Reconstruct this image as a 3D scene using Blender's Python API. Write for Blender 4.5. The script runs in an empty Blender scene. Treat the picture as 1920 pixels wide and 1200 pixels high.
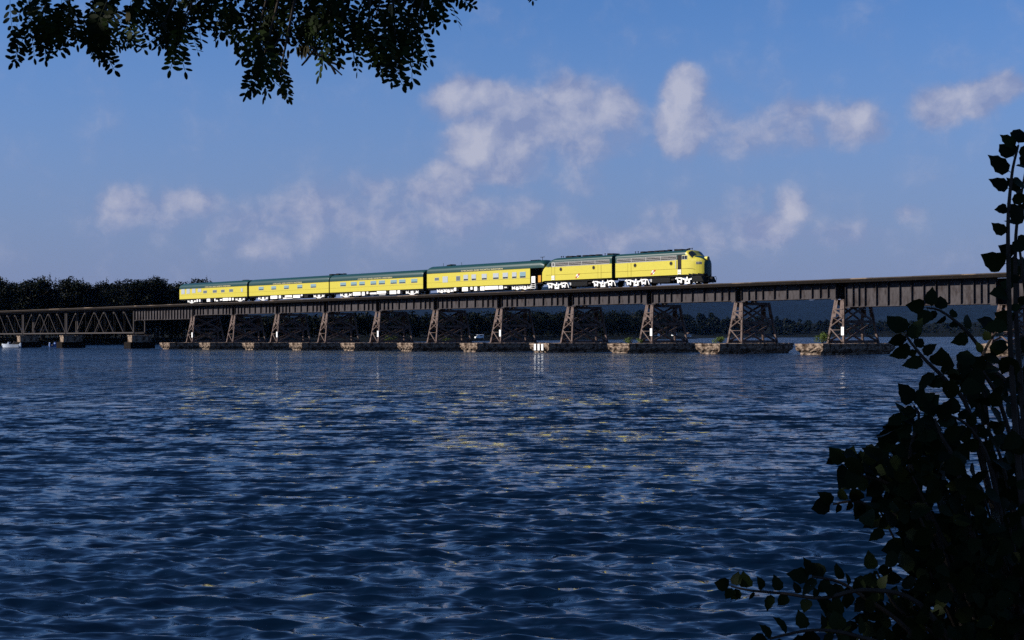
import bpy, bmesh, math, random
import numpy as np
from mathutils import Vector, Matrix

random.seed(7)
RNG = np.random.default_rng(11)
SC = bpy.context.scene
COL = SC.collection
R = math.radians

# ------------------------------------------------------------------ camera
F_PX = 2667.0
CAM_H = 2.2
cam_data = bpy.data.cameras.new('camera')
cam_data.lens = 50.0
cam_data.sensor_width = 36.0
cam_data.clip_start = 0.05
cam_data.clip_end = 30000.0
cam = bpy.data.objects.new('camera', cam_data)
COL.objects.link(cam)
cam.location = (0, 0, CAM_H)
PITCH = math.atan(31.6 / F_PX)
ROLL = -0.0031
cam.rotation_euler = (Matrix.Rotation(R(90) + PITCH, 4, 'X') @ Matrix.Rotation(ROLL, 4, 'Z')).to_euler()
SC.camera = cam

def at(px, py, depth):
    """world point of a picture position at a given distance ahead"""
    u = (px - 960) / F_PX
    v = (631.6 - 0.0031 * (px - 960) - py) / F_PX
    return Vector((u * depth, depth, CAM_H + v * depth))

# ------------------------------------------------------------------ sun and sky
SUN_EL = R(30)
_sh = Vector((-0.985, -0.17)).normalized()
SUN = Vector((_sh.x * math.cos(SUN_EL), _sh.y * math.cos(SUN_EL), math.sin(SUN_EL)))
sun_data = bpy.data.lights.new('sun', 'SUN')
sun_data.energy = 5.0
sun_data.angle = R(0.5)
sun_data.color = (1.0, 0.94, 0.86)
sun = bpy.data.objects.new('sun', sun_data)
COL.objects.link(sun)
sun.rotation_euler = SUN.to_track_quat('Z', 'Y').to_euler()
sun.location = (-60, -20, 60)

SC.view_settings.view_transform = 'Standard'
SC.view_settings.look = 'None'
SC.view_settings.gamma = 1.0
SC.view_settings.exposure = 0.65
SC.view_settings.use_curve_mapping = False
SC.cycles.max_bounces = 6
SC.cycles.diffuse_bounces = 2
SC.cycles.glossy_bounces = 3
SC.cycles.transmission_bounces = 2
SC.cycles.volume_bounces = 0
SC.cycles.caustics_reflective = False
SC.cycles.caustics_refractive = False
SC.cycles.use_denoising = False

world = bpy.data.worlds.new('World')
SC.world = world
world.use_nodes = True
world.cycles.sampling_method = 'MANUAL'
world.cycles.sample_map_resolution = 128


class NT:
    """small helper to write node graphs"""
    def __init__(self, tree):
        self.t = tree
        self.n = tree.nodes
        self.l = tree.links

    def add(self, kind, **kw):
        nd = self.n.new(kind)
        for k, v in kw.items():
            setattr(nd, k, v)
        return nd

    def put(self, sock, v):
        if isinstance(v, bpy.types.NodeSocket):
            self.l.new(v, sock)
        elif v is not None:
            sock.default_value = v

    def math(self, op, a, b=None, c=None, clamp=False):
        nd = self.add('ShaderNodeMath', operation=op, use_clamp=clamp)
        self.put(nd.inputs[0], a)
        if b is not None: self.put(nd.inputs[1], b)
        if c is not None: self.put(nd.inputs[2], c)
        return nd.outputs[0]

    def vec(self, op, a, b=None, scale=None):
        nd = self.add('ShaderNodeVectorMath', operation=op)
        self.put(nd.inputs[0], a)
        if b is not None: self.put(nd.inputs[1], b)
        if scale is not None: self.put(nd.inputs['Scale'], scale)
        return nd.outputs['Value'] if op in ('LENGTH', 'DOT_PRODUCT') else nd.outputs['Vector']

    def mix(self, f, a, b, mode='MIX'):
        nd = self.add('ShaderNodeMix', data_type='RGBA', blend_type=mode)
        self.put(nd.inputs[0], f)
        self.put(nd.inputs[6], a)
        self.put(nd.inputs[7], b)
        return nd.outputs[2]

    def noise(self, vec, scale, detail=4, rough=0.55, dist=0.0):
        nd = self.add('ShaderNodeTexNoise')
        if vec is not None: self.put(nd.inputs['Vector'], vec)
        nd.inputs['Scale'].default_value = scale
        nd.inputs['Detail'].default_value = detail
        nd.inputs['Roughness'].default_value = rough
        nd.inputs['Distortion'].default_value = dist
        return nd

    def rng(self, v, a, b, c=0.0, d=1.0, smooth=True):
        nd = self.add('ShaderNodeMapRange', interpolation_type='SMOOTHSTEP' if smooth else 'LINEAR')
        self.put(nd.inputs[0], v)
        for i, x in enumerate((a, b, c, d)):
            nd.inputs[i + 1].default_value = x
        return nd.outputs[0]


SKY_STRENGTH = 0.05
def build_world():
    w = NT(world.node_tree)
    w.n.clear()
    sky = w.add('ShaderNodeTexSky', sky_type='NISHITA', sun_disc=False)
    sky.sun_elevation = SUN_EL
    sky.sun_rotation = math.atan2(SUN.x, SUN.y)
    sky.altitude = 200
    sky.air_density = 1.0
    sky.dust_density = 0.2
    sky.ozone_density = 6.0
    tint = w.mix(1.0, sky.outputs[0], (0.90, 1.16, 1.50, 1), 'MULTIPLY')
    tc = w.add('ShaderNodeTexCoord')
    d = tc.outputs['Generated']
    sep = w.add('ShaderNodeSeparateXYZ')
    w.put(sep.inputs[0], d)
    az = w.math('ARCTAN2', sep.outputs[0], sep.outputs[1])
    el = w.math('ARCSINE', sep.outputs[2])
    # summer haze along the whole horizon
    tint = w.mix(w.rng(el, 0.27, -0.02, 0.0, 0.96), tint, (2.52, 3.0, 5.25, 1))
    # the same run of fair-weather clouds goes on round the horizon
    az = w.math('WRAP', az, 0.47, -0.47)
    cmb = w.add('ShaderNodeCombineXYZ')
    w.put(cmb.inputs[0], az); w.put(cmb.inputs[1], el)
    p = cmb.outputs[0]
    n1 = w.noise(p, 26, 5, 0.6)
    warp = w.vec('MULTIPLY', w.vec('SUBTRACT', n1.outputs['Color'], (0.5, 0.5, 0.5)), (0.022, 0.016, 0))
    pw = w.vec('ADD', p, warp)
    blobs = [  # picture x, y, radius x, radius y, weight
        (858, 180, 48, 30, 1.1), (915, 180, 52, 26, 1.0), (890, 258, 44, 44, 1.1), (985, 225, 80, 62, .85), (950, 262, 80, 55, .8),
        (1072, 192, 54, 42, 1.05), (1150, 200, 46, 36, .85), (1090, 255, 90, 50, .62), (960, 300, 60, 22, .55), (1170, 260, 60, 40, .45),
        (1288, 170, 34, 36, 1.2), (1284, 232, 50, 38, 1.1), (1345, 235, 55, 50, .55), (1240, 205, 14, 22, .45),
        (1440, 245, 90, 42, .6), (1512, 212, 66, 26, .6), (1596, 232, 60, 34, .8), (1500, 262, 60, 24, .55), (1390, 270, 60, 24, .5),
        (1772, 198, 46, 30, 1.0), (1830, 188, 50, 26, 1.0), (1885, 168, 32, 24, .95),
        (855, 332, 46, 28, .9), (935, 324, 70, 20, .7), (800, 362, 76, 42, .66), (705, 350, 64, 30, .55), (860, 400, 90, 40, .6),
        (600, 388, 100, 36, .66), (500, 408, 120, 44, .58), (350, 376, 60, 24, .7), (232, 382, 50, 32, .75),
        (290, 400, 100, 34, .55), (700, 410, 150, 44, .58), (520, 450, 120, 34, .5), (960, 400, 120, 34, .5),
        (1486, 385, 34, 28, .8), (1438, 425, 50, 26, .8), (1340, 432, 120, 36, .55), (1150, 445, 150, 30, .55),
        (1705, 402, 26, 18, .62), (1570, 440, 100, 28, .45), (1270, 400, 100, 26, .42), (1420, 360, 60, 18, .4), (1080, 330, 110, 26, .35),
    ]
    def field(pos, lst):
        acc = None
        for (x, y, rx, ry, wt) in lst:
            a = math.atan((x - 960) / F_PX)
            e = math.atan((631.6 - y) / F_PX * math.cos(a))
            q = w.vec('SUBTRACT', pos, (a, e, 0))
            q = w.vec('MULTIPLY', q, (F_PX / (rx * 2.2), F_PX / (ry * 2.2), 0))
            # crisper billowed tops, bases that trail away
            q = w.vec('MAXIMUM', q, w.vec('MULTIPLY', q, (1.0, 0.8, 0.0)))
            ln = w.vec('LENGTH', q)
            g = w.rng(ln, 1.0, 0.0, 0.0, wt)
            acc = g if acc is None else w.math('SMOOTH_MAX', acc, g, 0.25)
        return acc
    f0 = field(pw, blobs)
    lit = field(pw, [(850, 176, 34, 20, 1), (905, 172, 40, 16, .9), (882, 262, 30, 36, 1), (1072, 182, 34, 22, 1), (1145, 188, 26, 16, .8), (1288, 165, 26, 28, 1.1), (1272, 228, 30, 36, 1.1),
                     (1598, 228, 36, 20, .9), (1790, 185, 40, 18, .9), (1880, 165, 26, 14, .8), (1488, 380, 22, 20, .9), (340, 370, 40, 14, .8), (226, 374, 28, 20, .8), (845, 326, 30, 18, .9), (590, 372, 50, 16, .7)])
    n2 = w.noise(pw, 30, 9, 0.58)
    n3 = w.noise(w.vec('ADD', pw, (-0.010, 0.010, 0)), 30, 9, 0.58)
    edge = w.rng(f0, 0.0, 0.30, 0.0, 1.0)
    dens = w.math('ADD', w.math('MULTIPLY', f0, 1.45), w.math('MULTIPLY', w.math('MULTIPLY', w.math('SUBTRACT', n2.outputs[0], 0.52), 1.35), edge))
    alpha = w.rng(dens, 0.18, 1.0)
    # sunward side of every puff is bright, the far side takes the blue of the sky
    emb = w.math('SUBTRACT', n2.outputs[0], n3.outputs[0])
    shade = w.math('ADD', w.math('MULTIPLY', emb, 2.6), w.math('ADD', w.math('MULTIPLY', lit, 0.55), w.math('SUBTRACT', w.math('MULTIPLY', f0, 0.35), 0.05)), clamp=True)
    ccol = w.mix(shade, (3.0, 3.65, 6.1, 1), (6.3, 6.4, 7.8, 1))
    out_c = w.mix(w.math('MULTIPLY', alpha, 0.84), tint, ccol)
    bg = w.add('ShaderNodeBackground')
    w.put(bg.inputs[0], out_c)
    bg.inputs[1].default_value = SKY_STRENGTH
    o = w.add('ShaderNodeOutputWorld')
    w.l.new(bg.outputs[0], o.inputs[0])
build_world()

# ------------------------------------------------------------------ materials
MATS = {}
def mat(name, col, rough=0.7, spec=0.3, metal=0.0, var=0.0, scale=3.0, col2=None, thr=None, bump=0.0, coat=0.0,
        random_obj=0.0, stretch=(1, 1, 1)):
    m = bpy.data.materials.new(name)
    m.use_nodes = True
    t = NT(m.node_tree)
    b = t.n['Principled BSDF']
    b.inputs['Roughness'].default_value = rough
    b.inputs['Specular IOR Level'].default_value = spec
    b.inputs['Metallic'].default_value = metal
    b.inputs['Coat Weight'].default_value = coat
    c = (*col, 1)
    if var or col2:
        tc = t.add('ShaderNodeTexCoord')
        v = t.vec('MULTIPLY', tc.outputs['Object'], stretch)
        n = t.noise(v, scale, 6, 0.62)
        if col2:
            lo, hi = thr or (0.4, 0.65)
            fac = t.rng(n.outputs[0], lo, hi)
            c = t.mix(fac, (*col, 1), (*col2, 1))
        if var:
            n2 = t.noise(v, scale * 3.1, 5, 0.7)
            f = t.rng(n2.outputs[0], 0.25, 0.75, 1 - var, 1 + var, smooth=False)
            c = t.mix(1.0, c, t.vec('MULTIPLY', (1, 1, 1), f) if False else _grey(t, f), 'MULTIPLY')
        if bump:
            bn = t.add('ShaderNodeBump')
            bn.inputs['Strength'].default_value = bump
            bn.inputs['Distance'].default_value = 0.05
            t.put(bn.inputs['Height'], n.outputs[0])
            t.l.new(bn.outputs[0], b.inputs['Normal'])
    if random_obj:
        oi = t.add('ShaderNodeObjectInfo')
        f = t.rng(oi.outputs['Random'], 0, 1, 1 - random_obj, 1 + random_obj, smooth=False)
        c = t.mix(1.0, c, _grey(t, f), 'MULTIPLY')
    t.put(b.inputs['Base Color'], c)
    MATS[name] = m
    return m

def _grey(t, f):
    nd = t.add('ShaderNodeCombineColor')
    for i in range(3):
        t.put(nd.inputs[i], f)
    return nd.outputs[0]

mat('yellow', (0.45, 0.385, 0.042), 0.42, 0.35, var=0.10, scale=0.9, stretch=(1, 1, 3))
mat('green', (0.005, 0.033, 0.029), 0.38, 0.35, var=0.22, scale=0.8, stretch=(3, 1, 1))
mat('white_paint', (0.78, 0.76, 0.72), 0.6, 0.3, var=0.12, scale=4)
mat('black_paint', (0.006, 0.006, 0.0065), 0.7, 0.1, var=0.3, scale=2)
mat('silver', (0.36, 0.35, 0.33), 0.45, 0.5, metal=0.3, var=0.12, scale=5)
mat('recess', (0.012, 0.009, 0.008), 0.8, 0.2, var=0.4, scale=4)
mat('glass_dark', (0.014, 0.018, 0.02), 0.08, 0.5)
mat('blind_blue', (0.17, 0.27, 0.29), 0.25, 0.5, var=0.12, scale=3)
mat('blind_white', (0.34, 0.37, 0.38), 0.3, 0.5, var=0.10, scale=3)
mat('blind_grey', (0.10, 0.12, 0.13), 0.2, 0.5, var=0.15, scale=3)
mat('gold_letter', (0.50, 0.42, 0.22), 0.5, 0.3)
mat('red', (0.35, 0.03, 0.02), 0.5, 0.3)
mat('orange_door', (0.45, 0.20, 0.01), 0.5, 0.3)
mat('seam', (0.16, 0.11, 0.015), 0.7, 0.1)
mat('girder_steel', (0.052, 0.046, 0.048), 0.85, 0.12, var=0.45, scale=0.55, col2=(0.019, 0.013, 0.012), thr=(0.44, 0.72), stretch=(2.2, 1, .8), bump=0.15)
mat('bent_steel', (0.120, 0.088, 0.076), 0.85, 0.12, var=0.35, scale=1.6, col2=(0.035, 0.02, 0.015), thr=(0.45, 0.68))
mat('truss_steel', (0.042, 0.035, 0.034), 0.8, 0.2, var=0.3, scale=1.0)
mat('timber', (0.022, 0.018, 0.015), 0.9, 0.1, var=0.4, scale=2.0)
mat('walk_timber', (0.05, 0.04, 0.034), 0.9, 0.1, var=0.35, scale=0.12, col2=(0.16, 0.12, 0.09), thr=(0.54, 0.60))
mat('added_dark', (0.010, 0.008, 0.007), 0.95, 0.05, var=0.4, scale=1.0)  # near-black for the added deck shade strip and the darkened pier feet
mat('rail_steel', (0.10, 0.07, 0.055), 0.5, 0.4, var=0.2, scale=1)
mat('stone', (0.26, 0.195, 0.145), 0.9, 0.1, var=0.45, scale=1.5, col2=(0.035, 0.021, 0.014), thr=(0.40, 0.64), bump=0.5)
mat('sign_white', (0.8, 0.8, 0.78), 0.5, 0.3)
mat('boat_white', (0.45, 0.50, 0.57), 0.4, 0.4, var=0.05, scale=2)
mat('boat_blue', (0.06, 0.13, 0.33), 0.4, 0.4, var=0.1, scale=2)
mat('skin', (0.40, 0.25, 0.17), 0.6, 0.3)
mat('cloth', (0.10, 0.09, 0.09), 0.9, 0.1)
mat('bark', (0.035, 0.028, 0.022), 0.95, 0.1, var=0.4, scale=6)
mat('earth', (0.045, 0.04, 0.025), 0.95, 0.1, var=0.5, scale=1.2)
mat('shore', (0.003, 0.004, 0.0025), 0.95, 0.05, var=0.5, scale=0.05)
mat('hill', (0.005, 0.012, 0.024), 0.95, 0.05, var=0.45, scale=0.02)  # blue of the distant air is put into the base colour
mat('brown_roof', (0.09, 0.06, 0.045), 0.9, 0.1, var=0.2, scale=1)

def leaf_mat(name, col, rnd=0.5, trans=0.25, vscale=0.0):
    m = bpy.data.materials.new(name)
    m.use_nodes = True
    t = NT(m.node_tree)
    b = t.n['Principled BSDF']
    b.inputs['Roughness'].default_value = 0.55
    b.inputs['Specular IOR Level'].default_value = 0.04
    if vscale:
        tc = t.add('ShaderNodeNewGeometry')
        n = t.noise(tc.outputs['Position'], vscale, 4, 0.6)
        f = t.rng(n.outputs[0], 0.3, 0.7, 1 - rnd, 1 + rnd)
    else:
        oi = t.add('ShaderNodeObjectInfo')
        f = t.rng(oi.outputs['Random'], 0, 1, 1 - rnd, 1 + rnd, smooth=False)
    c = t.mix(1.0, (*col, 1), _grey(t, f), 'MULTIPLY')
    t.put(b.inputs['Base Color'], c)
    if trans:
        tr = t.add('ShaderNodeBsdfTranslucent')
        t.put(tr.inputs[0], c)
        mx = t.add('ShaderNodeMixShader')
        mx.inputs[0].default_value = trans
        t.l.new(b.outputs[0], mx.inputs[1]); t.l.new(tr.outputs[0], mx.inputs[2])
        t.l.new(mx.outputs[0], t.n['Material Output'].inputs[0])
    MATS[name] = m
leaf_mat('leaf_shrub', (0.009, 0.014, 0.004), 0.5, 0.12)
leaf_mat('leaf_locust', (0.010, 0.018, 0.004), 0.5, 0.2)
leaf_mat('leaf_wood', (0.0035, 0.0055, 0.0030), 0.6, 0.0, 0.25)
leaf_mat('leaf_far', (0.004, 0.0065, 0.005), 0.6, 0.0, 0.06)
leaf_mat('leaf_pier', (0.07, 0.10, 0.025), 0.5, 0.1, 2.0)
leaf_mat('pod', (0.16, 0.13, 0.06), 0.3, 0.2)

def water_mat():
    m = bpy.data.materials.new('water')
    m.use_nodes = True
    t = NT(m.node_tree)
    b = t.n['Principled BSDF']
    b.inputs['Base Color'].default_value = (0.0005, 0.0040, 0.0118, 1)
    b.inputs['Roughness'].default_value = 0.06
    b.inputs['IOR'].default_value = 1.33
    b.inputs['Specular IOR Level'].default_value = 0.5
    g = t.add('ShaderNodeNewGeometry')
    at_ = t.add('ShaderNodeAttribute', attribute_name='sub_slope')
    p = g.outputs['Position']
    half = (0.5, 0.5, 0.5)
    def ripples(scale, stretch, detail, amp):
        n = t.noise(t.vec('MULTIPLY', p, (stretch, 1.0, 0.3)), scale, detail, 0.6, 0.4)
        return t.vec('SCALE', t.vec('MULTIPLY', t.vec('SUBTRACT', n.outputs['Color'], half), (0.55, 1, 0)), scale=amp)
    s = t.vec('ADD', ripples(4.2, 0.38, 2, 1.15), ripples(10.0, 0.40, 2, 1.1))
    s = t.vec('ADD', s, ripples(1.5, 0.40, 2, t.math('MULTIPLY', at_.outputs['Fac'], 7.0)))
    # wave groups that still show far out
    g2 = t.noise(t.vec('MULTIPLY', p, (2.0, 0.36, 0.3)), 1.0, 3, 0.65, 0.3)
    s = t.vec('ADD', s, t.vec('SCALE', t.vec('MULTIPLY', t.vec('SUBTRACT', g2.outputs['Color'], half), (0.3, 1, 0)), scale=t.math('MULTIPLY', at_.outputs['Fac'], 4.0)))
    # the steeper lee faces of the wavelets look towards the near bank
    s = t.vec('ADD', s, t.vec('SCALE', (0.0, -1.0, 0.0), scale=t.math('ADD', 0.03, t.math('MULTIPLY', at_.outputs['Fac'], 0.45))))
    # broad patches where the wind roughens the lake more or less
    nc = t.noise(t.vec('MULTIPLY', p, (0.35, 1.0, 1)), 0.05, 3, 0.5)
    s = t.vec('SCALE', s, scale=t.rng(nc.outputs[0], 0.3, 0.7, 0.75, 1.25))
    nn = t.vec('NORMALIZE', t.vec('ADD', g.outputs['Normal'], s))
    t.l.new(nn, b.inputs['Normal'])
    MATS['water'] = m
water_mat()

# ------------------------------------------------------------------ mesh helpers
def link(o, parent=None):
    COL.objects.link(o)
    if parent is not None:
        o.parent = parent
    return o

def tag(o, label=None, cat=None, group=None, kind=None):
    if label: o['label'] = label
    if cat: o['category'] = cat
    if group: o['group'] = group
    if kind: o['kind'] = kind
    return o

def empty(name, loc=(0, 0, 0), rz=0.0):
    o = bpy.data.objects.new(name, None)
    o.empty_display_size = 0.5
    o.location = loc
    o.rotation_euler = (0, 0, rz)
    return link(o)

class MB:
    """collects simple solids in one mesh"""
    def __init__(self):
        self.v = []
        self.f = []

    def _add(self, vs, fs):
        n = len(self.v)
        self.v += [tuple(p) for p in vs]
        self.f += [tuple(i + n for i in q) for q in fs]
        return self

    def box(self, x0, x1, y0, y1, z0, z1):
        vs = [(x0, y0, z0), (x1, y0, z0), (x1, y1, z0), (x0, y1, z0), (x0, y0, z1), (x1, y0, z1), (x1, y1, z1), (x0, y1, z1)]
        return self._add(vs, [(0, 3, 2, 1), (4, 5, 6, 7), (0, 1, 5, 4), (1, 2, 6, 5), (2, 3, 7, 6), (3, 0, 4, 7)])

    def bar(self, a, b, w, h, up=(0, 0, 1), w2=None, h2=None):
        a, b = Vector(a), Vector(b)
        d = (b - a).normalized()
        s = d.cross(Vector(up))
        if s.length < 1e-4:
            s = d.cross(Vector((1, 0, 0)))
        s.normalize()
        n = s.cross(d)
        w2 = w if w2 is None else w2
        h2 = h if h2 is None else h2
        vs = []
        for p, ww, hh in ((a, w, h), (b, w2, h2)):
            for i, j in ((-1, -1), (1, -1), (1, 1), (-1, 1)):
                vs.append(p + s * (i * ww / 2) + n * (j * hh / 2))
        return self._add(vs, [(0, 1, 2, 3), (7, 6, 5, 4), (0, 4, 5, 1), (1, 5, 6, 2), (2, 6, 7, 3), (3, 7, 4, 0)])

    def tube(self, pts, rad, seg=6):
        pts = [Vector(p) for p in pts]
        if not hasattr(rad, '__len__'):
            rad = [rad] * len(pts)
        rings = []
        for i, p in enumerate(pts):
            d = (pts[min(i + 1, len(pts) - 1)] - pts[max(i - 1, 0)]).normalized()
            s = d.cross(Vector((0.13, 0.31, 0.94)))
            if s.length < 1e-3: s = d.cross(Vector((1, 0, 0)))
            s.normalize(); n = s.cross(d)
            rings.append([p + (s * math.cos(k * 2 * math.pi / seg) + n * math.sin(k * 2 * math.pi / seg)) * rad[i] for k in range(seg)])
        vs = [q for r in rings for q in r]
        fs = []
        for i in range(len(pts) - 1):
            for k in range(seg):
                a = i * seg + k; b = i * seg + (k + 1) % seg
                fs.append((a, b, b + seg, a + seg))
        fs.append(tuple(reversed(range(seg))))
        fs.append(tuple(range(len(vs) - seg, len(vs))))
        return self._add(vs, fs)

    def cyl(self, c, r, h, axis='y', seg=20, r2=None):
        c = Vector(c)
        ax = {'x': Vector((1, 0, 0)), 'y': Vector((0, 1, 0)), 'z': Vector((0, 0, 1))}[axis]
        return self.tube([c - ax * h / 2, c + ax * h / 2], [r, r if r2 is None else r2], seg)

    def prism(self, poly, y0, y1):
        """polygon in x,z pushed along y"""
        n = len(poly)
        vs = [(x, y0, z) for x, z in poly] + [(x, y1, z) for x, z in poly]
        fs = [tuple(range(n)), tuple(reversed(range(n, 2 * n)))]
        for i in range(n):
            j = (i + 1) % n
            fs.append((j, i, i + n, j + n))
        return self._add(vs, fs)

    def mesh(self, name, material, smooth=False):
        me = bpy.data.meshes.new(name)
        me.from_pydata(self.v, [], self.f)
        me.materials.append(MATS[material])
        bm = bmesh.new(); bm.from_mesh(me)
        bmesh.ops.recalc_face_normals(bm, faces=bm.faces)
        bm.to_mesh(me); bm.free()
        if smooth:
            me.shade_smooth()
        return me

    def build(self, name, material, parent=None, smooth=False, bevel=0.0):
        o = bpy.data.objects.new(name, self.mesh(name, material, smooth))
        if bevel:
            bv = o.modifiers.new('bevel', 'BEVEL'); bv.width = bevel; bv.segments = 2; bv.limit_method = 'ANGLE'
        return link(o, parent)

def B():
    return MB()

def np_mesh(name, verts, faces, material):
    """fast mesh of same-sided faces from arrays"""
    me = bpy.data.meshes.new(name)
    nf, k = faces.shape
    me.vertices.add(len(verts)); me.vertices.foreach_set('co', np.ascontiguousarray(verts, np.float32).ravel())
    me.loops.add(nf * k); me.loops.foreach_set('vertex_index', np.ascontiguousarray(faces, np.int32).ravel())
    me.polygons.add(nf)
    me.polygons.foreach_set('loop_start', np.arange(0, nf * k, k, dtype=np.int32))
    me.update(calc_edges=True)
    me.validate()
    me.materials.append(MATS[material])
    return me

def dup(o, parent=None):
    c = o.copy()
    link(c, parent)
    return c

def copy_tree(o, parent=None):
    c = dup(o, parent)
    for ch in list(o.children):
        copy_tree(ch, c)
    return c

# ------------------------------------------------------------------ the lake
def build_water():
    dense = np.linspace(-24.5, 24.5, 660)
    ang = np.radians(np.concatenate([np.arange(-180, -25, 5.0), dense, np.arange(25, 180, 5.0)]))
    r = [0.8, 2.0, 3.5, 5.0, 6.3]
    x = 7.0
    while x < 620:
        r.append(x); x *= 1.0036 if x < 45 else 1.0052
    while x < 6500:
        r.append(x); x *= 1.12
    r = np.array(r)
    rr, aa = np.meshgrid(r, ang, indexing='ij')
    X = rr * np.sin(aa); Y = rr * np.cos(aa)
    wave_rng = np.random.default_rng(5)
    N = 84
    N = 150
    lam = np.exp(wave_rng.uniform(math.log(0.13), math.log(1.5), N))
    lam[:30] = wave_rng.uniform(0.17, 0.44, 30)
    th = wave_rng.normal(R(-93), R(31), N)      # heading towards the viewer, a little across
    th[:30] = wave_rng.normal(R(-97), R(21), 30)
    ph = wave_rng.uniform(0, 2 * np.pi, N)
    slope = 0.034 * np.ones(N) * np.clip(0.34 / lam, 0.2, 1.0) ** 0.9
    slope[:30] = 0.044
    lam[30:44] = wave_rng.uniform(0.65, 1.25, 14)
    th[30:44] = wave_rng.normal(R(-99), R(13), 14)
    slope[30:44] = 0.020
    K = 2 * np.pi / lam
    amp = slope / K
    dr = rr * np.where(rr < 45, 0.0036, 0.0052)
    Z = np.zeros_like(X); DX = np.zeros_like(X); DY = np.zeros_like(X); lost = np.zeros_like(X)
    # slow gusts make groups of higher and lower waves
    gust = 0.95 + 0.35 * np.sin(X * .11 + Y * .05) * np.sin(Y * .13 - X * .04 + 1.3) + 0.25 * np.sin(X * .31 - 2) * np.sin(Y * .27 + X * .1)
    for i in range(N):
        f = np.clip((lam[i] / dr - 2.0) / 2.5, 0, 1)
        inner = np.clip((rr - 1.0) / 6.0, 0, 1)
        f = f * inner
        cx, cy = math.cos(th[i]), math.sin(th[i])
        arg = K[i] * (cx * X + cy * Y) + ph[i]
        a = amp[i] * f * gust
        Z += a * np.cos(arg)
        s = np.sin(arg)
        DX -= 0.9 * a * cx * s
        DY -= 0.9 * a * cy * s
        lost += (slope[i] ** 2) / 2 * (1 - f ** 2)
    verts = np.stack([X + DX, Y + DY, Z], -1).reshape(-1, 3)
    nr, na = X.shape
    i0 = np.arange(nr - 1)[:, None] * na
    j0 = np.arange(na)[None, :]
    j1 = (j0 + 1) % na
    faces = np.stack([i0 + j0, i0 + na + j0, i0 + na + j1, i0 + j1], -1).reshape(-1, 4)
    faces = faces[:, ::-1]
    me = np_mesh('water', verts, faces, 'water')
    me.shade_smooth()
    at_ = me.attributes.new('sub_slope', 'FLOAT', 'POINT')
    at_.data.foreach_set('value', np.sqrt(lost).astype(np.float32).ravel())
    o = bpy.data.objects.new('water', me)
    link(o); tag(o, 'dark blue choppy lake water', kind='structure')
    return o
build_water()

# ------------------------------------------------------------------ land
def strip_land(name, line, rows, material, label):
    """land rising from a shoreline; rows = (distance inland, height, roughness)"""
    pts = [Vector(p) for p in line]
    vs, fs = [], []
    n = len(pts)
    for i, p in enumerate(pts):
        d = (pts[min(i + 1, n - 1)] - pts[max(i - 1, 0)]).normalized()
        inl = Vector((-d.y, d.x))
        for (dist, h, rg) in rows:
            q = p + inl * dist
            vs.append((q.x, q.y, h + random.uniform(-rg, rg)))
    m = len(rows)
    for i in range(n - 1):
        for j in range(m - 1):
            a = i * m + j
            fs.append((a, a + m, a + m + 1, a + 1))
    me = bpy.data.meshes.new(name)
    me.from_pydata(vs, [], fs)
    me.materials.append(MATS[material]); me.shade_smooth()
    o = bpy.data.objects.new(name, me)
    link(o); tag(o, label, kind='structure')
    return o

def resample(line, step):
    out = []
    for a, b in zip(line[:-1], line[1:]):
        a, b = Vector(a), Vector(b)
        k = max(1, int((b - a).length / step))
        for i in range(k):
            out.append(a.lerp(b, i / k))
    out.append(Vector(line[-1]))
    return out

SHORE_NEAR = [(-900, 60), (-520, 210), (-300, 330), (-215, 395), (-165, 440), (-128, 500), (-96, 570), (-72, 640), (-30, 760),
              (20, 880), (70, 980), (118, 1090), (160, 1230), (150, 1420)]
SHORE_FAR = [(-100, 1500), (190, 1560), (270, 1750), (390, 2050), (620, 2250), (900, 2320), (1500, 2200), (2600, 1500), (3600, 400)]
near_line = resample([Vector(p) for p in SHORE_NEAR], 18)
far_line = resample([Vector(p) for p in SHORE_FAR], 60)
strip_land('near_shore', near_line, [(-6, -1.0, 0), (0, 0.05, .1), (3, 1.2, .3), (14, 2.2, .4), (60, 3.0, .6), (250, 5, 1), (900, 8, 1)], 'shore',
           'dark wooded shore behind the bridge')
strip_land('far_shore', far_line, [(-20, -1.0, 0), (0, 0.1, .2), (15, 2.0, .6), (60, 8, 2), (160, 20, 3), (400, 24, 4), (1500, 25, 5)], 'shore',
           'far wooded shore across the lake')

def build_hill(name, prof, dist, depth, label, seed):
    """ridge whose skyline follows prof = (picture x, picture y) at a distance"""
    xs = np.arange(prof[0][0], prof[-1][0] + 1, 12)
    ys = np.interp(xs, [p[0] for p in prof], [p[1] for p in prof])
    rg = np.random.default_rng(seed)
    vs, fs = [], []
    rows = 14
    nn = len(xs)
    jag = np.convolve(rg.normal(0, 1, nn + 8), np.ones(5) / 5, 'same')[4:-4]
    for i, (x, y) in enumerate(zip(xs, ys)):
        top = at(x, y, dist)
        for j in range(rows):
            f = j / (rows - 1)
            hh = math.sin(f * math.pi / 2) ** 1.2
            yy = dist - depth * (1 - f)
            vs.append((top.x, yy, max(0.5, top.z * hh + (jag[i] * 2.0 + rg.normal(0, 2.2)) * (0.3 + f))))
        vs.append((top.x, dist + depth, top.z * 0.5))
    m = rows + 1
    for i in range(nn - 1):
        for j in range(m - 1):
            a = i * m + j
            fs.append((a, a + m, a + m + 1, a + 1))
    me = bpy.data.meshes.new(name)
    me.from_pydata(vs, [], fs)
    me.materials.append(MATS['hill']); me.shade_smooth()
    o = bpy.data.objects.new(name, me)
    link(o); tag(o, label, kind='structure')

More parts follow.
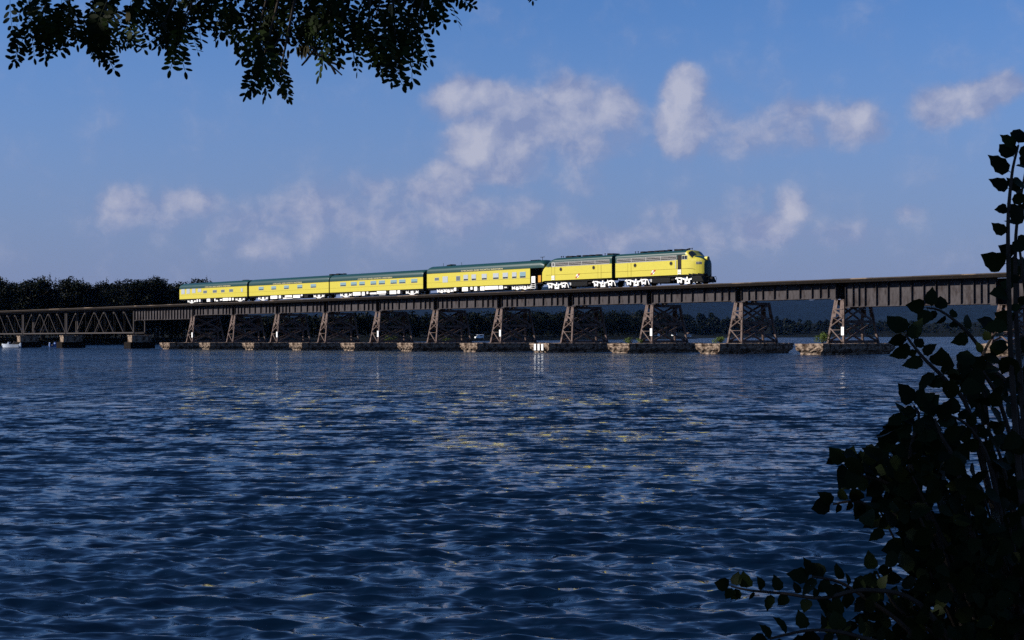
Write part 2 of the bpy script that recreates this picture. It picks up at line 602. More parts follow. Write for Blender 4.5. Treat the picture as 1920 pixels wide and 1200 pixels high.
build_hill('hills', [(-400, 566), (200, 562), (500, 566), (700, 556), (850, 548), (950, 543), (1050, 539), (1120, 539), (1180, 545), (1240, 553),
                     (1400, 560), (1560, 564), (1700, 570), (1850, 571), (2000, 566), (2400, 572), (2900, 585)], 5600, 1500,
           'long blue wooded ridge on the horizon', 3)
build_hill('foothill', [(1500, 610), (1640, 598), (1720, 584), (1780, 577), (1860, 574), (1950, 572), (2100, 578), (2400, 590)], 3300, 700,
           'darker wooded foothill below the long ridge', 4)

# ------------------------------------------------------------------ foliage helpers
def leaf_cloud(centres, radii, count, size, rng, flat=0.0):
    """quads scattered through ellipsoids, thicker towards their skins; returns verts, faces"""
    centres = np.asarray(centres, float); radii = np.asarray(radii, float)
    vol = radii.prod(1) ** (2 / 3)
    pick = rng.choice(len(centres), count, p=vol / vol.sum())
    d = rng.normal(size=(count, 3)); d /= np.linalg.norm(d, axis=1)[:, None]
    rad = rng.uniform(0, 1, count) ** (1 / 2.2)
    P = centres[pick] + d * radii[pick] * rad[:, None]
    n = d + rng.normal(scale=0.8, size=(count, 3)); n /= np.linalg.norm(n, axis=1)[:, None]
    a = rng.normal(size=(count, 3)); a -= (a * n).sum(1)[:, None] * n; a /= np.linalg.norm(a, axis=1)[:, None]
    b = np.cross(n, a)
    sz = size * rng.uniform(0.55, 1.3, count)[:, None]
    q = rng.uniform(0.45, 0.8, count)[:, None]
    V = np.stack([P - a * sz * .5, P - b * sz * .5 * q + a * sz * .08, P + a * sz * .5, P + b * sz * .5 * q + a * sz * .08], 1).reshape(-1, 3)
    Fc = np.arange(count * 4, dtype=np.int32).reshape(-1, 4)
    return V, Fc

def make_tree_proto(seed, h, w, n_leaf, leaf, conifer=False):
    rng = np.random.default_rng(seed)
    root = empty('shore_tree')
    tr = B().tube([(0, 0, -0.5), (0.1, 0, h * .3), (0.05, .1, h * .55), (0, 0, h * .85)], [.32, .24, .16, .05], 7)
    for k in range(6):
        a = k * 1.05 + seed; z = h * (0.3 + .08 * k)
        tr.tube([(0, 0, z), (math.cos(a) * w * .25, math.sin(a) * w * .25, z + h * .09), (math.cos(a) * w * .42, math.sin(a) * w * .42, z + h * .16)], [.12, .08, .03], 5)
    tr.build('trunk', 'bark', root)
    cs, rs = [], []
    for k in range(13 if not conifer else 10):
        if conifer:
            f = k / 9; zz = h * (0.25 + .72 * f); ww = w * .5 * (1 - f) + .3
            cs.append((rng.normal(0, .2), rng.normal(0, .2), zz)); rs.append((ww, ww, h * .08))
        else:
            f = rng.uniform(0, 1); a = rng.uniform(0, 6.28)
            env = math.sin(math.pi * (0.22 + .72 * f)) * w * .33
            cs.append((math.cos(a) * env, math.sin(a) * env, h * (.25 + .62 * f)))
            s = rng.uniform(.16, .27) * w
            rs.append((s, s, s * .8))
    if not conifer:
        cs.append((0, 0, h * .55)); rs.append((w * .33, w * .33, h * .33))
        cs.append((rng.normal(0, .6), 0, h * .86)); rs.append((w * .2, w * .2, h * .13))
    V, Fc = leaf_cloud(cs, rs, n_leaf, leaf, rng)
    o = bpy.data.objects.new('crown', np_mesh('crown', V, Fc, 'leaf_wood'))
    link(o, root)
    return root

# wood on the shore behind the truss spans: single trees along the front, packed wood behind
def shore_point(line, f, off):
    n = len(line) - 1
    i = min(int(f * n), n - 1)
    p = line[i].lerp(line[i + 1], f * n - i)
    d = (line[i + 1] - line[i]).normalized()
    return p + Vector((-d.y, d.x)) * off

protos = [make_tree_proto(21, 17, 11, 2600, .62), make_tree_proto(22, 19, 10, 2600, .62), make_tree_proto(23, 15, 12, 2600, .62),
          make_tree_proto(24, 18, 9, 2400, .58), make_tree_proto(25, 21, 7, 2200, .55, True), make_tree_proto(26, 16, 10, 2600, .62)]
# skyline of the wood: picture x -> picture y of the tops
SKYL = [(-60, 516), (0, 517), (25, 529), (60, 522), (88, 514), (110, 526), (130, 517), (150, 520), (170, 526), (210, 523), (240, 521),
        (265, 524), (298, 516), (330, 529), (352, 521), (385, 521), (410, 533), (440, 545), (520, 556), (700, 560), (1000, 562)]
def skyline(x):
    return float(np.interp(x, [p[0] for p in SKYL], [p[1] for p in SKYL]))
TREE_LABEL = 'dark leafy tree in the dense wood behind the truss spans'
rt = random.Random(3)
count = 0
for k in range(62):
    px = -70 + k * 8.2 + rt.uniform(-4, 4)
    if px > 432: break
    back = rt.choice((0, 0, 1, 2))
    depth = float(np.interp(px, [-100, 0, 150, 300, 430], [425, 450, 485, 530, 590])) + back * 14 + rt.uniform(-3, 5)
    topz = at(px, skyline(px) + rt.choice((0, 0, 2, 5, 9)), depth).z
    base = 2.2
    x = (px - 960) / F_PX * depth
    proto = protos[rt.choice((0, 1, 2, 3, 5)) if rt.random() > .12 else 4]
    hh = {0: 17, 1: 19, 2: 15, 3: 18, 4: 21, 5: 16}[protos.index(proto)]
    s = (topz - base) / (hh * 0.98)
    c = copy_tree(proto)
    c.location = (x, depth, base)
    c.rotation_euler = (0, 0, rt.uniform(0, 6.28))
    c.scale = (s * rt.uniform(.85, 1.1),) * 2 + (s,)
    lab = TREE_LABEL
    if protos.index(proto) == 4: lab = 'narrow pointed tree among the round crowns behind the truss spans'
    elif 80 < px < 92: lab = 'tall round-topped tree standing above the wood over the first truss spans'
    elif 290 < px < 304: lab = 'high tree crown at the right end of the wood, left of the rearmost coach'
    elif 345 < px < 392: lab = 'tree top showing above the roof of the rearmost coach'
    tag(c, lab, 'tree', 'trees of the wood behind the truss spans')
    count += 1
for p in protos:
    for ch in list(p.children): bpy.data.objects.remove(ch)
    bpy.data.objects.remove(p)

def build_wood(name, spots, heights, per, leaf, material, label, seed):
    rng = np.random.default_rng(seed)
    cs, rs = [], []
    for (x, y, z), h in zip(spots, heights):
        w = h * rng.uniform(.5, .75)
        for _ in range(5):
            f = rng.uniform(.1, .9)
            a = rng.uniform(0, 6.28); e = math.sin(math.pi * (.15 + .8 * f)) * w * .3
            cs.append((x + math.cos(a) * e, y + math.sin(a) * e, z + h * (.15 + .7 * f))); rs.append((w * .3, w * .3, h * .16))
        cs.append((x, y, z + h * .45)); rs.append((w * .42, w * .42, h * .45))
    V, Fc = leaf_cloud(cs, rs, per * len(spots), leaf, rng)
    o = bpy.data.objects.new(name, np_mesh(name, V, Fc, material))
    link(o); tag(o, label, kind='stuff')

# packed lower growth under and behind the single trees, and on along the shore behind the girders
sp, hs = [], []
rw = random.Random(9)
for k in range(150):
    px = rw.uniform(-120, 440)
    depth = float(np.interp(px, [-100, 0, 150, 300, 430], [425, 450, 485, 530, 590])) + rw.uniform(-12, 40)
    topz = at(px, skyline(px) + rw.uniform(18, 70), depth).z
    sp.append(((px - 960) / F_PX * depth, depth, 1.2)); hs.append(max(4, topz - 1.2))
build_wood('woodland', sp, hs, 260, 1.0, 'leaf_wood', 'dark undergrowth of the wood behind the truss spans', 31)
sp, hs = [], []
for k in range(330):
    px = 430 + 830 * (k / 329) + rw.uniform(-14, 14)
    depth = float(np.interp(px, [430, 600, 760, 900, 1000, 1100, 1200, 1260], [575, 660, 740, 830, 905, 1020, 1140, 1230])) + rw.choice((6, 12, 22, 34)) + rw.uniform(0, 6)
    low = rw.random()
    ytop = float(np.interp(px, [430, 600, 900, 1150, 1260], [585, 580, 574, 572, 580])) + (rw.uniform(0, 8) if low < .6 else rw.uniform(8, 36))
    sp.append(((px - 960) / F_PX * depth, depth, 1.5)); hs.append(max(3, at(px, ytop, depth).z - 1.5))
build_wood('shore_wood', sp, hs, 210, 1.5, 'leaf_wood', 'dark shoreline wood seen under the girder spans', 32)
sp, hs = [], []
for k in range(620):
    px = 1180 + 1100 * rw.random()
    depth = float(np.interp(px, [1180, 1330, 1460, 1700, 2300], [1560, 1800, 2090, 2300, 2330]))
    inl = rw.uniform(5, 170) ** 1.0
    zt = float(np.interp(inl, [0, 15, 60, 160, 400], [.1, 2, 8, 20, 24]))
    kx = float(np.interp(px, [1180, 1300, 1450, 1560, 1650, 1800, 2000], [1.0, 1.0, .95, .9, .85, .75, .75]))
    sp.append(((px - 960) / F_PX * (depth + inl), depth + inl, zt * kx)); hs.append(rw.uniform(11, 18) * kx)
build_wood('far_wood', sp, hs, 130, 3.2, 'leaf_far', 'far wood along the shore across the lake', 33)

# ------------------------------------------------------------------ bridge frame: x along the track, y away from the viewer
BR_RZ = math.atan2(-0.7396, 0.673)
BR_O = Vector((-63.3, 282.9, 0))
BR = Matrix.Translation(BR_O) @ Matrix.Rotation(BR_RZ, 4, 'Z')
SPAN = 15.24
def bridge_empty(name, s, y=0.0, z=0.0):
    return empty(name, BR @ Vector((s, y, z)), BR_RZ)

RAIL_Z = 9.0
TIE_TOP = 8.84
G_TOP, G_BOT = 8.58, 6.67

ORD = ['first', 'second', 'third', 'fourth', 'fifth', 'sixth', 'seventh', 'eighth', 'ninth', 'tenth', 'eleventh', 'twelfth']

def shared(cache, key, maker):
    if key not in cache:
        cache[key] = maker()
    return cache[key]
CACHE = {}

def place(me, name, parent, loc):
    o = bpy.data.objects.new(name, me)
    o.location = loc
    return link(o, parent)

def girder_span(s0, length, top, bot, panels, label, group, gap=0.42):
    """riveted deck plate girder: two webs, flanges, every stiffener a part, cross bracing between"""
    root = bridge_empty('plate_girder_span', s0)
    L0, L1 = gap, length - gap
    for yy, nm in ((0.0, 'near'), (2.0, 'far')):
        B().box(L0, L1, yy, yy + 0.03, bot + .05, top - .05).build('web_plate', 'girder_steel', root)
        B().box(L0, L1, yy - .22, yy + .20, top - .05, top).build('top_flange', 'girder_steel', root)
        B().box(L0, L1, yy - .22, yy + .20, bot, bot + .05).build('bottom_flange', 'girder_steel', root)
        # angle irons along flanges
        B().box(L0, L1, yy - .045, yy, top - .16, top - .05).build('flange_angle', 'girder_steel', root)
        B().box(L0, L1, yy - .045, yy, bot + .05, bot + .16).build('flange_angle', 'girder_steel', root)
    tot = sum(panels); x = L0 + .06
    hgt = top - bot - .1
    key = ('stiff', round(hgt, 2))
    def mk():
        b = B()
        b.box(-.015, .015, -.25, 0, 0, hgt)
        b.box(-.10, .0, -.022, 0, 0, hgt)
        return b.mesh('stiffener', 'girder_steel')
    me = shared(CACHE, key, mk)
    xs = [x]
    for p in panels:
        x += p * (L1 - L0 - .12) / tot
        xs.append(x)
    for x in xs:
        place(me, 'stiffener', root, (x, -.002, bot + .05))
    n = 5
    for i in range(n):
        x = L0 + .4 + (L1 - L0 - .8) * i / (n - 1)
        b = B().bar((x, .03, bot + .15), (x, 2.0, top - .2), .08, .08)
        b.bar((x, .03, top - .2), (x, 2.0, bot + .15), .08, .08)
        b.build('cross_frame', 'girder_steel', root)
    for xe in (L0 + .35, L1 - .35):
        B().box(xe - .35, xe + .35, -.2, .25, bot - .14, bot - .002).build('bearing_shoe', 'girder_steel', root)
        B().box(xe - .35, xe + .35, 1.8, 2.25, bot - .14, bot - .002).build('bearing_shoe', 'girder_steel', root)
    tag(root, label, 'bridge span', group)
    return root

PAN = [1.1, 1.05, 1.1, 1.75, 1.85, 1.9, 1.75, 1.15, 1.1, 1.1]
G_GRP = 'plate girder spans of the railway bridge'
for i in range(10):
    if i == 0: lab = 'brown ribbed girder span beside the narrow-ribbed one, under the rearmost coach'
    elif i == 9: lab = 'weathered girder span just left of the deeper right-hand girder, no train on it'
    elif i == 8: lab = 'girder span under the nose of the lead locomotive'
    elif i == 7: lab = 'girder span under the rear half of the lead locomotive'
    elif i == 6: lab = 'girder span under the noseless locomotive unit'
    else: lab = f'brown ribbed girder span, {ORD[i]} in the row counted from the truss end'
    girder_span(i * SPAN, SPAN, G_TOP, G_BOT, PAN, lab, G_GRP)
girder_span(10 * SPAN, 21.2, G_TOP - .08, 5.62, [1.0, .8, .85] + [1.55] * 9 + [.85, .8, 1.0], 'longer deeper girder span leading to the right bank', G_GRP, gap=.85)
girder_span(10 * SPAN + 21.2, 21.2, G_TOP - .08, 5.68, [1.0, .8, .85] + [1.55] * 9 + [.85, .8, 1.0], 'girder span mostly hidden behind the upright leafy shoot', G_GRP)
girder_span(-24.6, 24.6, G_TOP - .1, 5.95, [1.12] * 20, 'long girder span with close narrow ribs next to the trusses', G_GRP, gap=.2)

# deck truss spans
def truss_span(s0, length, npan, label, top=8.45, bot=3.2):
    root = bridge_empty('deck_truss_span', s0)
    a, e = .35, length - .35
    pw = (e - a) / npan
    for yy in (0.0, 2.6):
        dw = .13 if yy < 1 else .045
        B().bar((a, yy, top - .15), (e, yy, top - .15), .3, .32).build('top_chord', 'truss_steel', root)
        B().bar((a, yy, bot + .13), (e, yy, bot + .13), .28, .26).build('bottom_chord', 'truss_steel', root)
        for x in (a, e):
            B().bar((x, yy, bot), (x, yy, top - .3), .26, .22, up=(0, 1, 0)).build('end_post', 'truss_steel', root)
        mid = npan // 2
        for k in range(npan):
            xl, xr = a + k * pw, a + (k + 1) * pw
            if k <= mid:
                B().bar((xl + .1, yy, bot + .2), (xr, yy, top - .3), dw, dw + .02, up=(0, 1, 0)).build('diagonal', 'truss_steel', root)
            if k >= npan - 1 - mid:
                B().bar((xl, yy + .03, top - .3), (xr - .1, yy + .03, bot + .2), dw, dw + .02, up=(0, 1, 0)).build('diagonal', 'truss_steel', root)
            if 0 < k:
                B().box(xl - .16, xl + .16, yy - .1, yy + .1, top - .95, top - .31).build('gusset_plate', 'truss_steel', root)
                B().bar((xl, yy + .06, bot + .2), (xl, yy + .06, top - .4), .05, .05, up=(0, 1, 0)).build('hanger_rod', 'timber', root)
    for k in range(npan + 1):
        x = a + k * pw
        B().bar((x, .1, top - .4), (x, 2.5, top - .4), .14, .2).build('floor_beam', 'timber', root)
        B().bar((x, .1, bot + .15), (x, 2.5, bot + .15), .1, .12).build('bottom_strut', 'timber', root)
    tag(root, label, 'bridge span', 'deck truss spans of the railway bridge')
truss_span(-57.4, 32.7, 7, 'deck truss span with one crossed middle panel, next to the girder spans')
truss_span(-81.0, 23.5, 5, 'shorter deck truss span between two slender end posts, left of the first truss')
truss_span(-113.7, 32.7, 7, 'deck truss span running off at the left edge above the white boat')
truss_span(-146.4, 32.7, 7, 'deck truss span reaching the wooded left shore')

# track on the bridge
S_A, S_B = -150.0, 10 * SPAN + 42.4
trk = bridge_empty('railway_track', 0, 0, 0)
for yy in (1.0 - .76, 1.0 + .76):
    B().box(S_A, S_B, yy - .07, yy + .07, TIE_TOP + .002, TIE_TOP + .03)._add([], []).box(S_A, S_B, yy - .012, yy + .012, TIE_TOP + .03, TIE_TOP + .12).box(S_A, S_B, yy - .037, yy + .037, TIE_TOP + .12, RAIL_Z).build('rail', 'rail_steel', trk)
for yy in (1.0 - .35, 1.0 + .35):
    B().box(S_A, S_B, yy - .035, yy + .035, TIE_TOP + .002, TIE_TOP + .12).build('guard_rail', 'rail_steel', trk)
tb = B()
x = S_A
while x < S_B:
    j = random.uniform(-.05, .05)
    tb.box(x, x + .22, -.95 + j, 2.95 + j, G_TOP + .004, TIE_TOP)
    x += .42
tie = tb.build('ties', 'timber', trk); tie['kind'] = 'stuff'
x = S_A
k = 0
while x < S_B - 1:
    ln = random.uniform(5.2, 6.4)
    xe = min(x + ln, S_B)
    o = B().box(x, xe - .03, -.86, -.68, TIE_TOP + .002, TIE_TOP + .16 + random.uniform(-.015, .015)).build('guard_timber', 'walk_timber', trk)
    B().box(x, xe - .02, -1.06, -1.005, G_TOP - .06 + random.uniform(-.015, .015), TIE_TOP + .03).build('deck_shade_strip', 'added_dark', trk)  # near-black strip added to make the deck-edge shadow continuous
    B().box(x, xe - .03, 2.44, 2.62, TIE_TOP + .002, TIE_TOP + .16).build('guard_timber', 'timber', trk)
    x = xe
tag(trk, 'railway track on dark timber ties along the bridge', 'railway track')

# piers
def pier_mesh(seed, hw=1.95, y0=-6.5, y1=8.4, zt=1.02):
    rg = random.Random(seed)
    lev = [(-1.2, -.45), (0.0, -.42), (0.18, -.38), (0.34, -.22), (0.5, -.08), (0.68, 0.0), (0.86, .0), (zt, -.02)]
    per = []
    n1, n2 = 11, 30
    for i in range(n1): per.append((-hw + 2 * hw * i / n1, y0, 0, -1))
    for i in range(n2): per.append((hw, y0 + (y1 - y0) * i / n2, 1, 0))
    for i in range(n1): per.append((hw - 2 * hw * i / n1, y1, 0, 1))
    for i in range(n2): per.append((-hw, y1 - (y1 - y0) * i / n2, -1, 0))
    vs, fs = [], []
    N = len(per)
    for (z, ins) in lev:
        for (x, y, nx, ny) in per:
            q = ins + rg.uniform(-.06, .06)
            fx = x * (1 + (ins / hw)) if True else x
            vs.append((fx + nx * (q - ins), y + (0 if abs(ny) < .5 else ny * (q)) + (0 if abs(ny) > .5 else 0), z + rg.uniform(-.03, .03)))
    for l in range(len(lev) - 1):
        for i in range(N):
            j = (i + 1) % N
            fs.append((l * N + i, l * N + j, (l + 1) * N + j, (l + 1) * N + i))
    fs.append(tuple(range((len(lev) - 1) * N, len(lev) * N)))
    me = bpy.data.meshes.new('masonry')
    me.from_pydata(vs, [], fs)
    me.materials.append(MATS['stone'])
    return me

def stone_pier(s, label, hw=1.95, y0=-6.5, y1=8.4, zt=1.02, stripes=False, seed=0):
    root = bridge_empty('stone_pier', s)
    me = pier_mesh(seed, hw, y0, y1, zt)
    link(bpy.data.objects.new('masonry', me), root)
    rg = random.Random(seed + 50)
    # coping stones round the top
    def cope(x0, x1, ya, yb):
        B().box(x0 + .012, x1 - .012, ya, yb, zt + .012, zt + .27 + rg.uniform(-.02, .02)).build('coping_stone', 'stone', root, bevel=.03)
    n = 3
    for i in range(n):
        cope(-hw - .06 + (2 * hw + .12) * i / n, -hw - .06 + (2 * hw + .12) * (i + 1) / n, y0 - .08 + rg.uniform(-.03, .02), y0 + .95)
        cope(-hw - .06 + (2 * hw + .12) * i / n, -hw - .06 + (2 * hw + .12) * (i + 1) / n, y1 - .95, y1 + .07)
    y = y0 + .962
    while y < y1 - 1.0:
        ye = min(y + rg.uniform(1.3, 1.8), y1 - .962)
        if y1 - .962 - ye < .5: ye = y1 - .962
        cope(-hw - .07, -.02, y, ye - .012)
        cope(.02, hw + .07, y, ye - .012)
        y = ye
    if stripes:
        for x in (-.75, 0, .75):
            B().box(x - .19, x + .19, y0 - .16, y0 - .10, .3, zt + .18).build('white_marker_board', 'sign_white', root)
    tag(root, label, 'bridge pier', 'stone piers of the railway bridge')
    return root

for i in range(0, 11):
    if i == 7: lab = 'stone pier with three white stripes on its lit end'
    elif i == 10: lab = 'nearest stone pier with a bushy plant on top, beside the dark shrub'
    elif i == 0: lab = 'stone pier at the joint of the close-ribbed girder and the first short girder span'
    else: lab = f'low pale-ended stone pier, {ORD[i]} of the row counted from the truss end'
    stone_pier(i * SPAN + 0.2, lab, stripes=(i == 7), seed=i)
stone_pier(10 * SPAN + 21.2, 'stone pier hidden behind the dark shrub at the right', y0=-1.9, seed=12)
for s, lab in ((-24.7, 'square stone pier between the close-ribbed girder and the first truss span'),
               (-57.5, 'small square stone pier with a white marker where two truss spans meet'),
               (-81.1, 'stone pier below the truss joint next to the white boat'),
               (-113.8, 'stone pier under the truss joint beyond the left edge')):
    root = stone_pier(s, lab, hw=.95, y0=-1.1, y1=3.4, zt=2.55, seed=int(-s))
    B().box(-1.5, 1.5, -1.7, 4.0, -1.0, 1.35).build('pier_foot_dark', 'added_dark', root, bevel=.05)  # near-black box added to darken the pier below its bright top

# steel bents
def bent(s, label, sign, zt=G_BOT - .14, zb=1.28):
    root = bridge_empty('steel_bent', s)
    h = zt - zb
    tw, bw = .55, 1.12          # half width along the track at top and bottom
    def P(side, f, y_top, y_bot, inset=0.0):
        w = bw + (tw - bw) * f - inset
        return Vector((side * w, y_bot + (y_top - y_bot) * f, zb + h * f))
    M = 'bent_steel'
    for yt, yb in ((-0.05, -.95), (5.4, 6.3)):
        for sd in (-1, 1):
            B().bar(P(sd, 0, yt, yb), P(sd, 1, yt, yb), .26, .24, up=(0, 1, 0)).build('leg', M, root)
            B().box(*(lambda p: (p.x - .3, p.x + .3, p.y - .3, p.y + .3, zb - .02, zb + .06))(P(sd, 0, yt, yb))).build('base_plate', M, root)
        # side lattice
        def strut(a, b, w=.13, d=.10, nm='lattice_bar', off=.16):
            oy = -off if yt < 1 else off
            a = a + Vector((0, oy, 0)); b = b + Vector((0, oy, 0))
            B().bar(a, b, w, d, up=(0, 1, 0)).build(nm, M, root)
        # plated head with an opening
        f0, f1 = .79, .985
        for (fa, fb) in ((.60, .78), (f0, f1)):
            pa, pb = P(-1, fa, yt, yb, .1), P(1, fa, yt, yb, .1)
            pc, pd = P(1, fb, yt, yb, .1), P(-1, fb, yt, yb, .1)
            oy = Vector((0, -.13 if yt < 1 else .13, 0)); th = Vector((0, .02, 0))
            wi = .30
            for q in ((pa, pa.lerp(pb, wi), pd.lerp(pc, wi), pd), (pa.lerp(pb, 1 - wi), pb, pc, pd.lerp(pc, 1 - wi)),
                      ):
                vs = [v + oy for v in q] + [v + oy + th for v in q]
                B()._add(vs, [(0, 1, 2, 3), (7, 6, 5, 4), (0, 4, 5, 1), (1, 5, 6, 2), (2, 6, 7, 3), (3, 7, 4, 0)]).build('gusset_plate', M, root)
        if yt > 1:
            strut(P(-1, .5, yt, yb), P(1, .5, yt, yb), .10, .1)
            continue
        strut(P(-1, .785, yt, yb), P(1, .785, yt, yb), .12, .1)
        if yt < 1:
            a, b = P(-1, .70, yt, yb, .1), P(1, .78, yt, yb, .1)
            strut(P(-1, .77, yt, yb), P(1, .62, yt, yb), .22)
        strut(P(1, .60, yt, yb), P(-1, .38, yt, yb))
        strut(P(-1, .60, yt, yb), P(1, .45, yt, yb), .08, .06, off=.10)
        strut(P(-1, .36, yt, yb), P(1, .03, yt, yb))
        strut(P(-1, .31, yt, yb), P(1, .31, yt, yb), .07, .08)
    # transverse bracing on both faces
    for sd in (-1, 1):
        n0, f0 = P(sd, 0.04, -.05, -.95), P(sd, 0.04, 5.4, 6.3)
        n1, f1 = P(sd, .5, -.05, -.95), P(sd, .5, 5.4, 6.3)
        n2, f2 = P(sd, .96, -.05, -.95), P(sd, .96, 5.4, 6.3)
        for a, b in ((n0, f1), (f0, n1), (n1, f2), (f1, n2)):
            B().bar(a, b, .05, .26).build('cross_brace', M, root)
        for a, b in ((n0, f0), (n1, f1)):
            B().bar(a, b, .05, .34).build('cross_strut', M, root)
    B().box(-.62, .62, -.3, 5.7, zt - .02, zt + .0).build('cap_beam', M, root)
    for x in (-.5, .5):
        B().box(x - .1, x + .1, -.25, 5.65, zt - .34, zt - .022).build('cap_girder', M, root)
    if sign:
        p = P(1, .28, -.05, -.95)
        B().box(p.x - .19, p.x + .19, p.y - .25, p.y - .21, p.z - .48, p.z + .52).build('white_marker_board', 'sign_white', root)
    tag(root, label, 'bridge support', 'steel bents of the railway bridge')

for i in range(11):
    if i == 10: lab = 'nearest steel bent with white marker board, beside the bushy plant on its pier'
    else: lab = f'rusty steel bent {"with white board " if i % 2 == 0 else ""}on the {ORD[i]} pier from the truss end'
    bent(i * SPAN, lab, i % 2 == 0)
bent(10 * SPAN + 21.2, 'steel bent glimpsed behind the upright leafy shoot', False, zt=5.68 - .14)
# posts of the truss joints
for s, sg in ((-57.5, True),):
    pass

# ------------------------------------------------------------------ the train
TRAIN_Y = 1.0
def car_empty(name, s0):
    return bridge_empty(name, s0, TRAIN_Y, RAIL_Z)

def wheel_mesh(r):
    def mk():
        b = B()
        b.cyl((0, 0, 0), r, .13, 'y', 20)
        b.cyl((0, -.075, 0), r * .62, .04, 'y', 16)
        b.cyl((0, -.11, 0), r * .22, .1, 'y', 10)
        return b.mesh('wheel', 'black_paint')
    return shared(CACHE, ('wheel', r), mk)

def truck(parent, xc, base, r=.46, style='coach', axles=2):
    """one bogie: side frames in white, wheels below it as sub-parts"""
    b = B()
    hb = base / 2
    for sy in (-1, 1):
        y0, y1 = (-1.26, -1.06) if sy < 0 else (1.06, 1.26)
        if style == 'loco':
            # cast frame: arched top beam with a dropped spring hanger at mid and slanting pedestals
            b.prism([(-hb - .75, .92), (-hb - .2, 1.06), (-hb + .35, .98), (-.5, .80), (.5, .80), (hb - .35, .98), (hb + .2, 1.06), (hb + .75, .92),
                     (hb + .75, .78), (hb + .2, .88), (hb - .3, .80), (.5, .62), (-.5, .62), (-hb + .3, .80), (-hb - .2, .88), (-hb - .75, .78)], y0, y1)
            for xa in (-hb, hb):
                b.prism([(xa - .46, .95), (xa - .30, .95), (xa - .13, .28), (xa - .34, .24)], y0 - .03, y1)
                b.prism([(xa + .30, .95), (xa + .46, .95), (xa + .36, .24), (xa + .14, .28)], y0 - .03, y1)
                b.box(xa - .17, xa + .17, y0 - .07, y0 + .02, .36, .62)
                b.box(xa - .5, xa - .36, y0 - .06, y1, .78, 1.1)
            b.prism([(-.42, .62), (-.18, .62), (-.18, .34), (.18, .34), (.18, .62), (.42, .62), (.46, .14), (-.46, .14)], y0 - .05, y1)
            b.box(-.1, .1, y0 - .09, y0 - .03, .55, 1.05)
            b.bar((hb + .75, (y0 + y1) / 2, .8), (hb + .95, (y0 + y1) / 2, .25), .12, .12, up=(0, 1, 0))
        else:
            e = hb + .55
            b.prism([(-e, .92), (-hb * .5, 1.0), (hb * .5, 1.0), (e, .92), (e, .74), (hb * .6, .76), (.3, .70), (-.3, .70), (-hb * .6, .76), (-e, .74)], y0, y1)
            ax = [-hb, hb] if axles == 2 else [-hb, 0, hb]
            for xa in ax:
                b.prism([(xa - .34, .8), (xa - .2, .8), (xa - .16, .28), (xa - .3, .28)], y0 - .02, y1)
                b.prism([(xa + .2, .8), (xa + .34, .8), (xa + .3, .28), (xa + .16, .28)], y0 - .02, y1)
                b.box(xa - .16, xa + .16, y0 - .06, y0 + .03, .34, .6)
            if axles == 2:
                b.prism([(-hb + .15, .52), (-.45, .22), (.45, .22), (hb - .15, .52), (hb - .15, .40), (.42, .10), (-.42, .10), (-hb + .15, .40)], y0 - .03, y1 - .05)
                b.box(-.35, .35, y0 - .04, y1, .24, .68)
            else:
                for xm in (-hb / 2, hb / 2):
                    b.prism([(xm - hb / 2 + .2, .5), (xm - .2, .2), (xm + .2, .2), (xm + hb / 2 - .2, .5), (xm + .2, .34), (xm - .2, .34)], y0 - .03, y1 - .05)
                    b.box(xm - .25, xm + .25, y0 - .04, y1, .3, .68)
    b.box(-.3, .3, -1.07, 1.07, .5, .78)
    t = b.build('truck', 'white_paint', parent)
    t.location = (xc, 0, 0)
    me = wheel_mesh(r)
    for xa in ([-hb, hb] if axles == 2 else [-hb, 0, hb]):
        for sy in (-1, 1):
            w = place(me, 'wheel', t, (xa, sy * .80, r))
            if sy > 0: w.rotation_euler = (0, 0, math.pi)
        B().bar((xa, -.75, r), (xa, .75, r), .16, .16).build('axle', 'black_paint', t)
    return t

def text_part(body, size, parent, loc, material, sx=1.0, name='lettering'):
    cu = bpy.data.curves.new(name, 'FONT')
    cu.body = body
    cu.size = size
    cu.extrude = 0.004
    cu.align_x = 'CENTER'
    cu.align_y = 'CENTER'
    cu.resolution_u = 2
    cu.offset = size * 0.012
    tmp = bpy.data.objects.new('tmp_text', cu)
    COL.objects.link(tmp)
    bpy.context.view_layer.update()
    dg = bpy.context.evaluated_depsgraph_get()
    me = bpy.data.meshes.new_from_object(tmp.evaluated_get(dg))
    bpy.data.objects.remove(tmp)
    me.name = name
    me.materials.clear(); me.materials.append(MATS[material])
    o = bpy.data.objects.new(name, me)
    o.location = loc
    o.rotation_euler = (R(90), 0, 0)
    o.scale = (sx, 1, 1)
    o['kind'] = 'stuff'
    return link(o, parent)

def shell(profile, stations):
    """open loft over x stations of a half profile mirrored in y"""
    full = [(-y, z) for y, z in profile] + [(y, z) for y, z in reversed(profile) if abs(y) > 1e-6]
    vs = [(x, y, z) for x in stations for y, z in full]
    n = len(full)
    fs = []
    for i in range(len(stations) - 1):
        for k in range(n - 1):
            a = i * n + k
            fs.append((a, a + 1, a + n + 1, a + n))
    ends = [tuple(range(n)), tuple(reversed(range((len(stations) - 1) * n, len(stations) * n)))]
    b = B(); b._add(vs, fs + ends)
    return b

def window(parent, x0, x1, z0, z1, y, glass, sash=True, name='window'):
    f = B().box(x0 - .05, x1 + .05, y - .018, y + .05, z0 - .05, z1 + .05).build(name, 'silver', parent)
    zz = z0 + (z1 - z0) * .26 if sash else z0
    B().box(x0, x1, y - .026, y - .018, zz, z1).build('pane', glass, f)
    if sash:
        B().box(x0, x1, y - .026, y - .018, z0, zz - .01).build('lower_pane', 'glass_dark', f)
    return f

